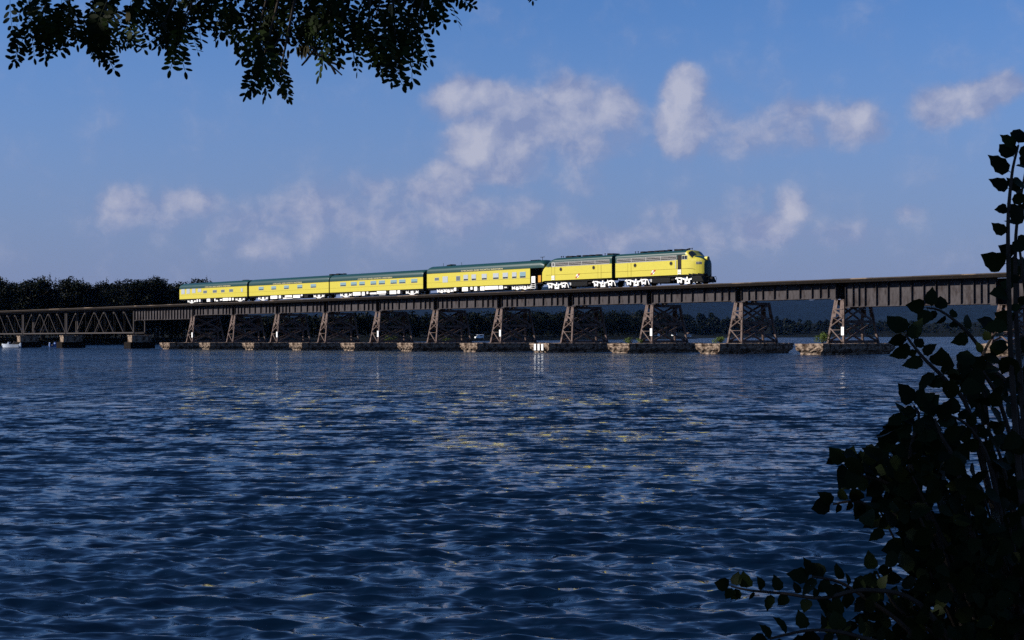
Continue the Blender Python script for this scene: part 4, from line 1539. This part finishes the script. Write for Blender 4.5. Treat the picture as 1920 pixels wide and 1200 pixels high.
seated(mb, .1, .1, .62, 'cloth', 'person in dark clothes seated forward in the white motorboat')
sb = motorboat(100, 651, 352, 1.9, 'very small blue dinghy on the water under the truss joint', R(60), material='boat_blue')

def sailboat(px, depth, L, label):
    p = at(px, 632, depth)
    root = empty('sailboat', (p.x, p.y, 0), R(30))
    hull(L, L * .33, .6, 'boat_white', root)
    B().bar((.2, 0, .4), (.2, 0, L * 1.15), .08, .08).build('mast', 'silver', root)
    B()._add([(.15, 0, .9), (-L * .4, .1, .9), (.15, 0, L * 1.05), (.15, .03, .9), (-L * .4, .13, .9), (.15, .03, L * 1.05)], [(0, 1, 2), (5, 4, 3), (0, 3, 4, 1), (1, 4, 5, 2), (2, 5, 3, 0)]).build('sail', 'sign_white', root)
    tag(root, label, 'boat', 'boats on the lake')
sailboat(414, 470, 1.5, 'tiny white sailboat seen between the second and third bents from the truss end')

# parked camper van on the shore
p = at(898, 632, 760)
van = empty('camper_van', (p.x, p.y + 4, 1.2), R(200))
b = B().prism([(-2.3, .35), (2.3, .35), (2.35, 1.1), (1.7, 1.25), (1.2, 2.3), (-2.3, 2.35)], -.95, .95)
b.build('body', 'sign_white', van, bevel=.08)
B().prism([(1.32, 1.3), (1.66, 1.3), (1.26, 2.15), (1.1, 2.15)], -.97, .97).build('side_window', 'glass_dark', van)
B().box(-1.7, -.1, -.97, .97, 1.4, 2.0).build('side_window', 'glass_dark', van)
B().box(-2.33, -2.29, -.75, .75, 1.4, 2.0).build('rear_window', 'glass_dark', van)
B().prism([(1.72, 1.28), (1.24, 2.24), (1.27, 2.25), (1.77, 1.28)], -.8, .8).build('windshield', 'glass_dark', van)
me = wheel_mesh(.36)
for x in (-1.4, 1.5):
    for y in (-.9, .9):
        place(me, 'wheel', van, (x, y, .36))
tag(van, 'white camper van parked on the far bank, seen beside the sixth bent', 'van')

def cottage(px, py, depth, label, w=6, rz=0.3):
    p = at(px, py, depth)
    root = empty('cottage', (p.x, p.y, max(1.0, p.z - 1.5)), rz)
    B().box(-w / 2, w / 2, -2.5, 2.5, -1, 2.7).build('wall', 'sign_white', root)
    B().prism([(-w / 2 - .3, 2.6), (w / 2 + .3, 2.6), (0, 4.6)], -2.9, 2.9).build('roof', 'brown_roof', root)
    for x in (-w * .28, w * .28):
        f = B().box(x - .5, x + .5, -2.56, -2.49, .9, 2.0).build('window', 'silver', root)
        B().box(x - .42, x + .42, -2.6, -2.56, .98, 1.92).build('pane', 'glass_dark', f)
    B().box(-.5, .5, -2.56, -2.49, -.3, 1.9).build('door', 'brown_roof', root)
    tag(root, label, 'house', 'small houses on the far shore')
cottage(1290, 629, 1500, 'small white cottage on the far shore between the second and third bents from the right', 5)
cottage(1264, 625, 1490, 'tiny white hut among far trees, just right of the cabin by the bent', 3.0, .8)
cottage(1232, 626, 1180, 'tiny white cabin on the bank just right of a bent with white marker board', 3.0, -.4)

# ------------------------------------------------------------------ near bank
def build_bank():
    xs = np.linspace(-26, 26, 60); ys = np.linspace(-22, 6.2, 34)
    rg = np.random.default_rng(2)
    vs, fs = [], []
    for y in ys:
        for x in xs:
            edge = 4.9 + .5 * math.sin(x * .6) + .25 * math.sin(x * 1.7 + 1)
            h = .62 * (1 / (1 + math.exp((y - edge) * 3.2))) - .25 + .05 * rg.normal()
            h += max(0, -y) * .05
            vs.append((x, y, h))
    n = len(xs)
    for j in range(len(ys) - 1):
        for i in range(n - 1):
            a = j * n + i
            fs.append((a, a + 1, a + n + 1, a + n))
    me = bpy.data.meshes.new('bank'); me.from_pydata(vs, [], fs); me.materials.append(MATS['earth']); me.shade_smooth()
    o = bpy.data.objects.new('bank', me); link(o); tag(o, 'earth bank under the viewpoint', kind='structure')
build_bank()

# ------------------------------------------------------------------ shrub at the right
def leaf_mesh(seed, L=1.0, Wd=.68):
    """one serrated broad leaf, creased along the midrib, with a short stalk; unit length along +y"""
    rg = random.Random(seed)
    n = 7
    left, right, mid = [], [], []
    for i in range(n + 1):
        f = i / n
        w = Wd * .5 * (math.sin(math.pi * f ** .72) ** .8) * (1 + rg.uniform(-.05, .05))
        bend = -.16 * f * f
        ser = .02 * (1 if i % 2 else -1)
        mid.append((0.03 * math.sin(f * 3 + seed), .12 + f * .88, bend))
        left.append((-w - ser + mid[-1][0], .12 + f * .88 - .03, bend + w * .22))
        right.append((w + ser + mid[-1][0], .12 + f * .88 - .03, bend + w * .22))
    left[0] = right[0] = mid[0]; left[-1] = right[-1] = mid[-1]
    vs = mid + left + right
    fs = []
    m = n + 1
    for i in range(n):
        for off, flip in ((m, 0), (2 * m, 1)):
            q = [i, i + 1, off + i + 1, off + i]
            if i == 0: q = [0, 1, off + 1]
            elif i == n - 1: q = [i, i + 1, off + i]
            fs.append(tuple(q if flip else reversed(q)))
    k = len(vs)
    vs += [(-.012, 0, .03), (.012, 0, .03), (.012, .14, 0), (-.012, .14, 0)]
    fs.append((k, k + 1, k + 2, k + 3))
    return vs, fs

LEAVES = [leaf_mesh(s, 1, w) for s, w in ((1, .72), (2, .84), (3, .62), (4, .78), (5, .5))]
def leaf_obj_mesh(i, material, name):
    def mk():
        me = bpy.data.meshes.new(name)
        me.from_pydata(LEAVES[i][0], [], LEAVES[i][1]); me.materials.append(MATS[material]); me.shade_smooth()
        return me
    return shared(CACHE, (name, i), mk)

def leaf_matrix(p, size, rg, tip=None, face=.75):
    """a leaf at p pointing along tip, its blade turned mostly to the viewer"""
    tip = tip or Vector((rg.uniform(-1, 1), rg.uniform(-.6, .6), rg.uniform(-1, .7)))
    tip = tip.normalized()
    n = Vector((rg.uniform(-1, 1), -face * rg.uniform(.6, 1.6), rg.uniform(-.6, 1)))
    n = (n - tip * n.dot(tip)).normalized()
    x = tip.cross(n)
    m = Matrix((x, tip, n)).transposed().to_4x4()
    return Matrix.Translation(p) @ m @ Matrix.Scale(size, 4)

def build_shrub():
    rg = random.Random(42)
    root = empty('broad_leaved_shrub', (1.75, 4.3, .35))
    tag(root, 'dark broad-leaved shrub on the near bank, filling the lower right corner', 'shrub')
    inv = root.matrix_basis.inverted()
    base = Vector((1.75, 4.3, .35))
    stems, leaves, mass = [], [], []

    def stem(pts, r0, r1, n_leaf=0, size=.075, from_f=0.0, tipdir=None):
        P = [at(x, y, d) for x, y, d in pts]
        # smooth
        Q = []
        for i in range(len(P) - 1):
            a = P[max(i - 1, 0)]; b = P[i]; c = P[i + 1]; d = P[min(i + 2, len(P) - 1)]
            for k in range(5):
                t = k / 5
                Q.append(.5 * ((2 * b) + (c - a) * t + (2 * a - 5 * b + 4 * c - d) * t * t + (3 * b - a - 3 * c + d) * t ** 3))
        Q.append(P[-1])
        rad = [r0 + (r1 - r0) * i / (len(Q) - 1) for i in range(len(Q))]
        stems.append((Q, rad))
        for k in range(n_leaf):
            f = from_f + (1 - from_f) * (k + .5) / n_leaf
            i = min(int(f * (len(Q) - 1)), len(Q) - 2)
            q = Q[i].lerp(Q[i + 1], f * (len(Q) - 1) - i)
            d = (Q[i + 1] - Q[i]).normalized()
            sidev = Vector((d.z, 0, -d.x)) * (1 if k % 2 else -1)
            tip = sidev * rg.uniform(.7, 1.2) + d * rg.uniform(.1, .8) + Vector((0, rg.uniform(-.4, .4), rg.uniform(-.35, .1)))
            leaves.append((q, size * rg.uniform(.5, 1.12), tip))
        end = (Q[-1] - Q[-2]).normalized()
        if n_leaf: leaves.append((Q[-1], size * rg.uniform(.9, 1.1), end + Vector((0, rg.uniform(-.3, .3), 0))))

    # upright shoots at the right edge
    stem([(1960, 1320, 3.7), (1915, 950, 3.7), (1897, 700, 3.7), (1893, 560, 3.7), (1892, 420, 3.7), (1899, 330, 3.72), (1912, 272, 3.74)], .010, .003, 17, .070, .42)
    stem([(1990, 1320, 3.85), (1930, 900, 3.85), (1908, 640, 3.85), (1905, 520, 3.85), (1908, 420, 3.86), (1925, 320, 3.88)], .010, .003, 12, .066, .3)
    # slanting twigs over the far water
    stem([(1900, 1200, 4.0), (1860, 950, 4.0), (1815, 770, 4.0), (1775, 715, 4.0), (1735, 675, 4.0), (1710, 645, 4.0), (1698, 628, 4.0)], .009, .003, 13, .070, .48)
    stem([(1925, 1100, 4.2), (1905, 770, 4.2), (1860, 690, 4.2), (1828, 640, 4.2), (1795, 605, 4.2), (1762, 582, 4.2), (1738, 577, 4.2)], .009, .0025, 9, .058, .52)
    stem([(1915, 900, 4.1), (1872, 750, 4.1), (1840, 690, 4.1), (1850, 650, 4.1), (1870, 620, 4.1)], .008, .003, 9, .07, .35)
    # branches reaching left
    stem([(1830, 1300, 3.9), (1770, 1050, 3.9), (1720, 930, 3.9), (1705, 850, 3.9), (1722, 785, 3.9), (1712, 760, 3.9)], .011, .003, 18, .075, .4)
    stem([(1800, 1100, 4.0), (1720, 950, 4.0), (1660, 905, 4.0), (1610, 890, 4.0), (1585, 870, 4.0)], .009, .003, 14, .07, .3)
    stem([(1800, 1080, 4.1), (1730, 990, 4.1), (1660, 960, 4.1), (1605, 940, 4.1), (1560, 945, 4.1)], .008, .003, 10, .062, .4)
    stem([(1820, 1000, 3.8), (1790, 870, 3.8), (1765, 820, 3.8), (1752, 785, 3.8)], .008, .003, 8, .068, .4)
    stem([(1880, 1000, 3.9), (1850, 860, 3.9), (1815, 800, 3.9), (1780, 778, 3.9)], .008, .003, 9, .06, .4)
    stem([(1900, 960, 4.0), (1880, 880, 4.0), (1868, 840, 4.0), (1850, 800, 4.0)], .007, .003, 7, .06, .3)
    # low twigs along the bottom
    stem([(1820, 1260, 3.7), (1720, 1130, 3.7), (1620, 1105, 3.7), (1540, 1120, 3.7), (1470, 1112, 3.7), (1405, 1106, 3.7), (1368, 1098, 3.7)], .008, .0022, 17, .048, .30)
    stem([(1800, 1300, 3.8), (1700, 1180, 3.8), (1620, 1120, 3.8), (1570, 1090, 3.8), (1520, 1080, 3.8)], .008, .003, 12, .066, .35)
    stem([(1800, 1330, 3.6), (1700, 1230, 3.6), (1600, 1190, 3.6), (1520, 1180, 3.6), (1440, 1196, 3.6)], .008, .003, 14, .055, .3)
    stem([(1840, 1330, 3.9), (1760, 1200, 3.9), (1680, 1140, 3.9), (1640, 1070, 3.9)], .008, .003, 12, .065, .3)
    stem([(1780, 1340, 3.7), (1680, 1240, 3.7), (1600, 1215, 3.7), (1555, 1150, 3.7)], .008, .003, 10, .06, .3)
    # body of the bush
    blobs = [(1705, 840, 58, 58, 44), (1650, 870, 50, 32, 16), (1690, 945, 74, 58, 46), (1760, 930, 85, 80, 84), (1830, 950, 70, 65, 30), (1890, 850, 40, 70, 20),
             (1905, 960, 30, 90, 30), (1760, 1040, 75, 60, 80), (1850, 1060, 100, 75, 130), (1800, 1140, 110, 80, 170), (1890, 1170, 80, 90, 130), (1720, 1170, 70, 60, 60),
             (1840, 720, 40, 45, 26), (1800, 700, 40, 30, 16), (1908, 660, 18, 70, 12), (1918, 440, 10, 130, 7), (1912, 760, 25, 60, 16), (1870, 1000, 60, 60, 50),
             (1620, 1160, 80, 40, 20), (1585, 862, 24, 20, 6), (1770, 830, 30, 30, 10), (1650, 1110, 60, 30, 14)]
    for (cx, cy, rx, ry, n) in blobs:
        for k in range(n):
            a = rg.uniform(0, 6.283); q = math.sqrt(rg.random())
            x, y = cx + math.cos(a) * rx * q, cy + math.sin(a) * ry * q
            d = rg.uniform(3.6, 4.7)
            mass.append((at(x, y, d), rg.uniform(.044, .076) * d / 4, None))
    for (cx, cy, rx, ry, n) in blobs[:18]:
        for k in range(2):
            a = rg.uniform(0, 6.283)
            x, y = cx + math.cos(a) * rx * .6, cy + math.sin(a) * ry * .6
            p1 = at(x, y, rg.uniform(3.7, 4.5))
            mid = base.lerp(p1, .6) + Vector((rg.uniform(-.05, .05), rg.uniform(-.1, .1), .05))
            stems.append(([base, base.lerp(mid, .5), mid, mid.lerp(p1, .6), p1], [.016, .012, .008, .005, .003]))
    for Q, rad in stems:
        B().tube([inv @ p for p in [base] + Q] if (Q[0] - base).length > .01 else [inv @ p for p in Q], [rad[0] * 1.3] + rad if (Q[0] - base).length > .01 else rad, 5).build('stem', 'bark', root)
    singles = leaves + mass
    singles_sorted = singles[:300]
    rest = singles[300:]
    for p, s, tip in singles_sorted:
        i = rg.randrange(5)
        o = bpy.data.objects.new('leaf', leaf_obj_mesh(i, 'leaf_shrub', 'leaf'))
        link(o, root)
        o.matrix_basis = inv @ leaf_matrix(p, s * (1.0 if i < 4 else 1.1), rg, tip)
    b = B()
    for p, s, tip in rest:
        m = inv @ leaf_matrix(p, s, rg, tip)
        vs, fs = LEAVES[rg.randrange(4)]
        b._add([m @ Vector(v) for v in vs], fs)
    me = bpy.data.meshes.new('inner_leaves'); me.from_pydata(b.v, [], b.f); me.materials.append(MATS['leaf_shrub']); me.shade_smooth()
    o = link(bpy.data.objects.new('inner_leaves', me), root); o['kind'] = 'stuff'
build_shrub()

# ------------------------------------------------------------------ locust tree overhead
def frond_mesh(seed, pairs=7):
    """pinnate leaf: a stalk with paired oval leaflets; hangs along +y, unit length"""
    rg = random.Random(seed)
    vs, fs = [], []
    def leaflet(p, d, L):
        d = d.normalized()
        n = Vector((rg.uniform(-.3, .3), rg.uniform(-.3, .3), 1)).normalized()
        s = d.cross(n).normalized()
        k = len(vs)
        w = L * .20
        for f, ww in ((0, 0), (.25, .8), (.55, 1.0), (.85, .7), (1, .0)):
            c = p + d * L * (.08 + f * .92)
            if ww == 0:
                vs.append(tuple(c))
            else:
                vs.append(tuple(c - s * w * ww)); vs.append(tuple(c + s * w * ww))
        fs.extend([(k, k + 1, k + 2), (k + 1, k + 3, k + 4, k + 2), (k + 3, k + 5, k + 6, k + 4), (k + 5, k + 7, k + 6)])
    curve = rg.uniform(-.25, .25)
    pt = lambda f: Vector((curve * f * f, f, -.12 * f * f))
    k = len(vs)
    m = 6
    for i in range(m):
        c = pt(i / (m - 1))
        vs.append((c.x - .006, c.y, c.z)); vs.append((c.x + .006, c.y, c.z))
    for i in range(m - 1):
        a = k + 2 * i
        fs.append((a, a + 1, a + 3, a + 2))
    for i in range(pairs):
        f = .16 + .78 * i / (pairs - 1) + rg.uniform(-.015, .015)
        L = .25 * (1 - .25 * abs(f - .5)) * rg.uniform(.85, 1.12)
        for sd in (-1, 1):
            leaflet(pt(f), Vector((sd, .35 + rg.uniform(-.2, .25), rg.uniform(-.35, .2))), L)
    leaflet(pt(1.0), Vector((curve, 1, -.2)), .22)
    return vs, fs
FRONDS = [frond_mesh(s, p) for s, p in ((1, 7), (2, 8), (3, 6), (4, 7), (5, 9))]
def frond_obj_mesh(i):
    def mk():
        me = bpy.data.meshes.new('frond')
        me.from_pydata(FRONDS[i][0], [], FRONDS[i][1]); me.materials.append(MATS['leaf_locust']); me.shade_smooth()
        return me
    return shared(CACHE, ('frond', i), mk)

def build_locust():
    rg = random.Random(77)
    rng = np.random.default_rng(77)
    base = Vector((-8.2, 1.0, .3))
    root = empty('locust_tree', base)
    tag(root, 'locust tree branches with small paired leaflets hanging into the top of the view', 'tree')
    inv = root.matrix_basis.inverted()
    def limb(pts, radii, nm='branch', seg=7):
        return B().tube([inv @ Vector(p) for p in pts], radii, seg).build(nm, 'bark', root)
    limb([base + Vector((0, 0, -.4)), base + Vector((.1, .1, 2)), base + Vector((.3, .4, 4)), base + Vector((.4, 1.0, 6.5)), base + Vector((.5, 1.2, 9))], [.32, .26, .22, .14, .05], 'trunk', 10)
    for a in range(8):
        an = a * .8; z = 4.2 + a * .45
        limb([base + Vector((.3, .6, z - .4)), base + Vector((.3 + math.cos(an) * 2, .8 + math.sin(an) * 2.2, z + .7)), base + Vector((.3 + math.cos(an) * 4, .8 + math.sin(an) * 4.6, z + 1.3))], [.12, .07, .02])
    # main overhanging limb along the top edge of the view
    main = [base + Vector((.3, .4, 4)), Vector((-6.2, 4.6, 5.0)), Vector((-4.6, 6.6, 5.1)), Vector((-3.0, 7.4, 4.9)), Vector((-1.6, 7.6, 4.7)), Vector((-.35, 7.7, 4.55)), Vector((.3, 7.7, 4.35))]
    limb(main, [.15, .11, .08, .06, .045, .025, .01], 'branch', 8)
    # sprays: picture position of tip, spread, number of fronds
    fronds = []
    sprays = [  # cx, cy, rx, ry, n, depth
        (60, 30, 60, 42, 34, 7.2), (130, 40, 70, 40, 36, 7.4), (200, 60, 50, 34, 26, 7.2), (190, 85, 28, 20, 8, 7.1), (60, 75, 30, 20, 7, 7.2),
        (250, 20, 70, 35, 34, 7.5), (320, 20, 60, 32, 32, 7.4), (340, 75, 34, 24, 16, 7.2), (300, 60, 24, 14, 6, 7.2), (400, 15, 60, 22, 26, 7.5),
        (470, 30, 60, 40, 36, 7.4), (545, 35, 70, 45, 48, 7.5), (480, 75, 34, 30, 18, 7.2), (620, 30, 70, 42, 44, 7.4), (560, 78, 40, 20, 14, 7.3),
        (640, 72, 45, 28, 20, 7.3), (490, 125, 32, 24, 18, 7.0), (525, 140, 30, 20, 12, 7.0), (705, 30, 55, 40, 30, 7.4), (690, 80, 40, 25, 16, 7.2),
        (755, 60, 42, 32, 32, 7.2), (745, 105, 32, 24, 18, 7.1), (780, 85, 22, 22, 9, 7.1), (760, 10, 60, 16, 14, 7.5), (840, 4, 34, 14, 12, 7.4), (790, 15, 24, 10, 6, 7.4),
        (300, -20, 320, 22, 70, 7.6), (650, -20, 260, 22, 60, 7.6), (1000, -30, 8, 4, 2, 7.4)]
    for (cx, cy, rx, ry, n, d) in [(*q[:4], max(1, int(q[4] * .44)), q[5]) for q in sprays]:
        c = at(cx, cy, d)
        # twig from the main limb to the spray
        src = min((main[i].lerp(main[i + 1], k / 6) for i in range(2, len(main) - 1) for k in range(7)), key=lambda q: (q - c).length)
        mid = src.lerp(c, .5) + Vector((rg.uniform(-.1, .1), rg.uniform(-.1, .1), .08))
        limb([src, mid, c], [.018, .011, .004], 'twig', 5)
        for k in range(n):
            a = rg.uniform(0, 6.283); q = math.sqrt(rg.random())
            x, y = cx + math.cos(a) * rx * q, cy + math.sin(a) * ry * q
            p = at(x, y, d + rg.uniform(-.35, .35))
            fronds.append((abs(a - 3), p, c))
    def fmat(p, c):
        out = (p - c)
        tip = Vector((out.x * 1.6 + rg.uniform(-.5, .5), rg.uniform(-.5, .5), -.55 + rg.uniform(-.5, .35) + out.z))
        tip.normalize()
        n = Vector((rg.uniform(-.9, .9), -rg.uniform(.2, 1.3), rg.uniform(-.7, .9)))
        n = (n - tip * n.dot(tip)).normalized()
        x = tip.cross(n)
        s = rg.uniform(.16, .25)
        return Matrix.Translation(p - tip * s * .5) @ Matrix((x, tip, n)).transposed().to_4x4() @ Matrix.Scale(s, 4)
    rg.shuffle(fronds)
    # the lowest ones stand clear against the sky
    fronds.sort(key=lambda t: t[1].z)
    for i, (_, p, c) in enumerate(fronds[:300]):
        o = bpy.data.objects.new('compound_leaf', frond_obj_mesh(rg.randrange(5)))
        link(o, root)
        o.matrix_basis = inv @ fmat(p, c)
    b = B()
    for _, p, c in fronds[300:]:
        m = inv @ fmat(p, c)
        vs, fs = FRONDS[rg.randrange(5)]
        b._add([m @ Vector(v) for v in vs], fs)
    me = bpy.data.meshes.new('upper_leaves'); me.from_pydata(b.v, [], b.f); me.materials.append(MATS['leaf_locust'])
    o = link(bpy.data.objects.new('upper_leaves', me), root); o['kind'] = 'stuff'
    # bare twigs, seed pods and a gall
    for pts in ([(585, 85), (600, 105), (622, 122), (642, 140)], [(600, 105), (615, 100), (632, 112)], [(622, 122), (630, 138)], [(590, 92), (575, 112), (566, 122)], [(610, 113), (628, 118), (646, 128)], [(525, 70), (512, 92), (508, 120)], [(512, 92), (495, 95), (485, 88)], [(512, 98), (528, 102)]):
        limb([at(x, y, 7.1) for x, y in pts], [.007 - .0012 * i for i in range(len(pts))], 'bare_twig', 5)
    for k in range(16):
        x0, y0 = rg.choice([(548, 82), (556, 85), (565, 86), (572, 84), (517, 160), (240, 20), (620, 25), (735, 5), (540, 92)])
        x0 += rg.uniform(-6, 6); L = rg.uniform(14, 26)
        a, c = at(x0, y0, 7.05), at(x0 + rg.uniform(-4, 4), y0 + L, 7.05)
        d = (c - a) * .5
        w = Vector((.006, 0, 0))
        vs = [a, a + d * .5 - w, a + d * .5 + w, a + d * 1.5 - w, a + d * 1.5 + w, c]
        vs = [inv @ v for v in vs] + [inv @ (v + Vector((0, .004, 0))) for v in vs]
        fs = [(0, 1, 2), (1, 3, 4, 2), (3, 5, 4), (8, 7, 6), (8, 10, 9, 7), (10, 11, 9)]
        B()._add(vs, fs).build('seed_pod', 'pod', root)
    # crown over the bank, out of view; it shades the shrub and the hanging sprays
    cs, rs = [], []
    for k in range(48):
        d = rng.normal(size=3); d /= np.linalg.norm(d)
        q = rng.uniform(.3, .95)
        cs.append((-7.4 + d[0] * 3.9 * q, 4.2 + d[1] * 7.0 * q, 7.7 + d[2] * 2.4 * q)); rs.append((1.4, 1.5, 1.0))
    V, Fc = leaf_cloud(cs, rs, 15000, .24, rng)
    V = V - np.array(base)
    o = link(bpy.data.objects.new('crown', np_mesh('crown', V, Fc, 'leaf_locust')), root); o['kind'] = 'stuff'
build_locust()

# ------------------------------------------------------------------ summer haze
def build_haze():
    o = B().box(-7500, 7500, -7500, 7600, -2.0, 215).build('haze', 'sign_white')
    m = bpy.data.materials.new('haze')
    m.use_nodes = True
    m.node_tree.nodes.clear()
    t = NT(m.node_tree)
    v = t.add('ShaderNodeVolumePrincipled')
    v.inputs['Color'].default_value = (0.14, 0.38, 1.0, 1)
    v.inputs['Density'].default_value = 0.6e-5
    out = t.add('ShaderNodeOutputMaterial')
    t.l.new(v.outputs[0], out.inputs['Volume'])
    o.data.materials.clear(); o.data.materials.append(m)
    tag(o, 'thin blue haze over the lake', kind='stuff')
build_haze()
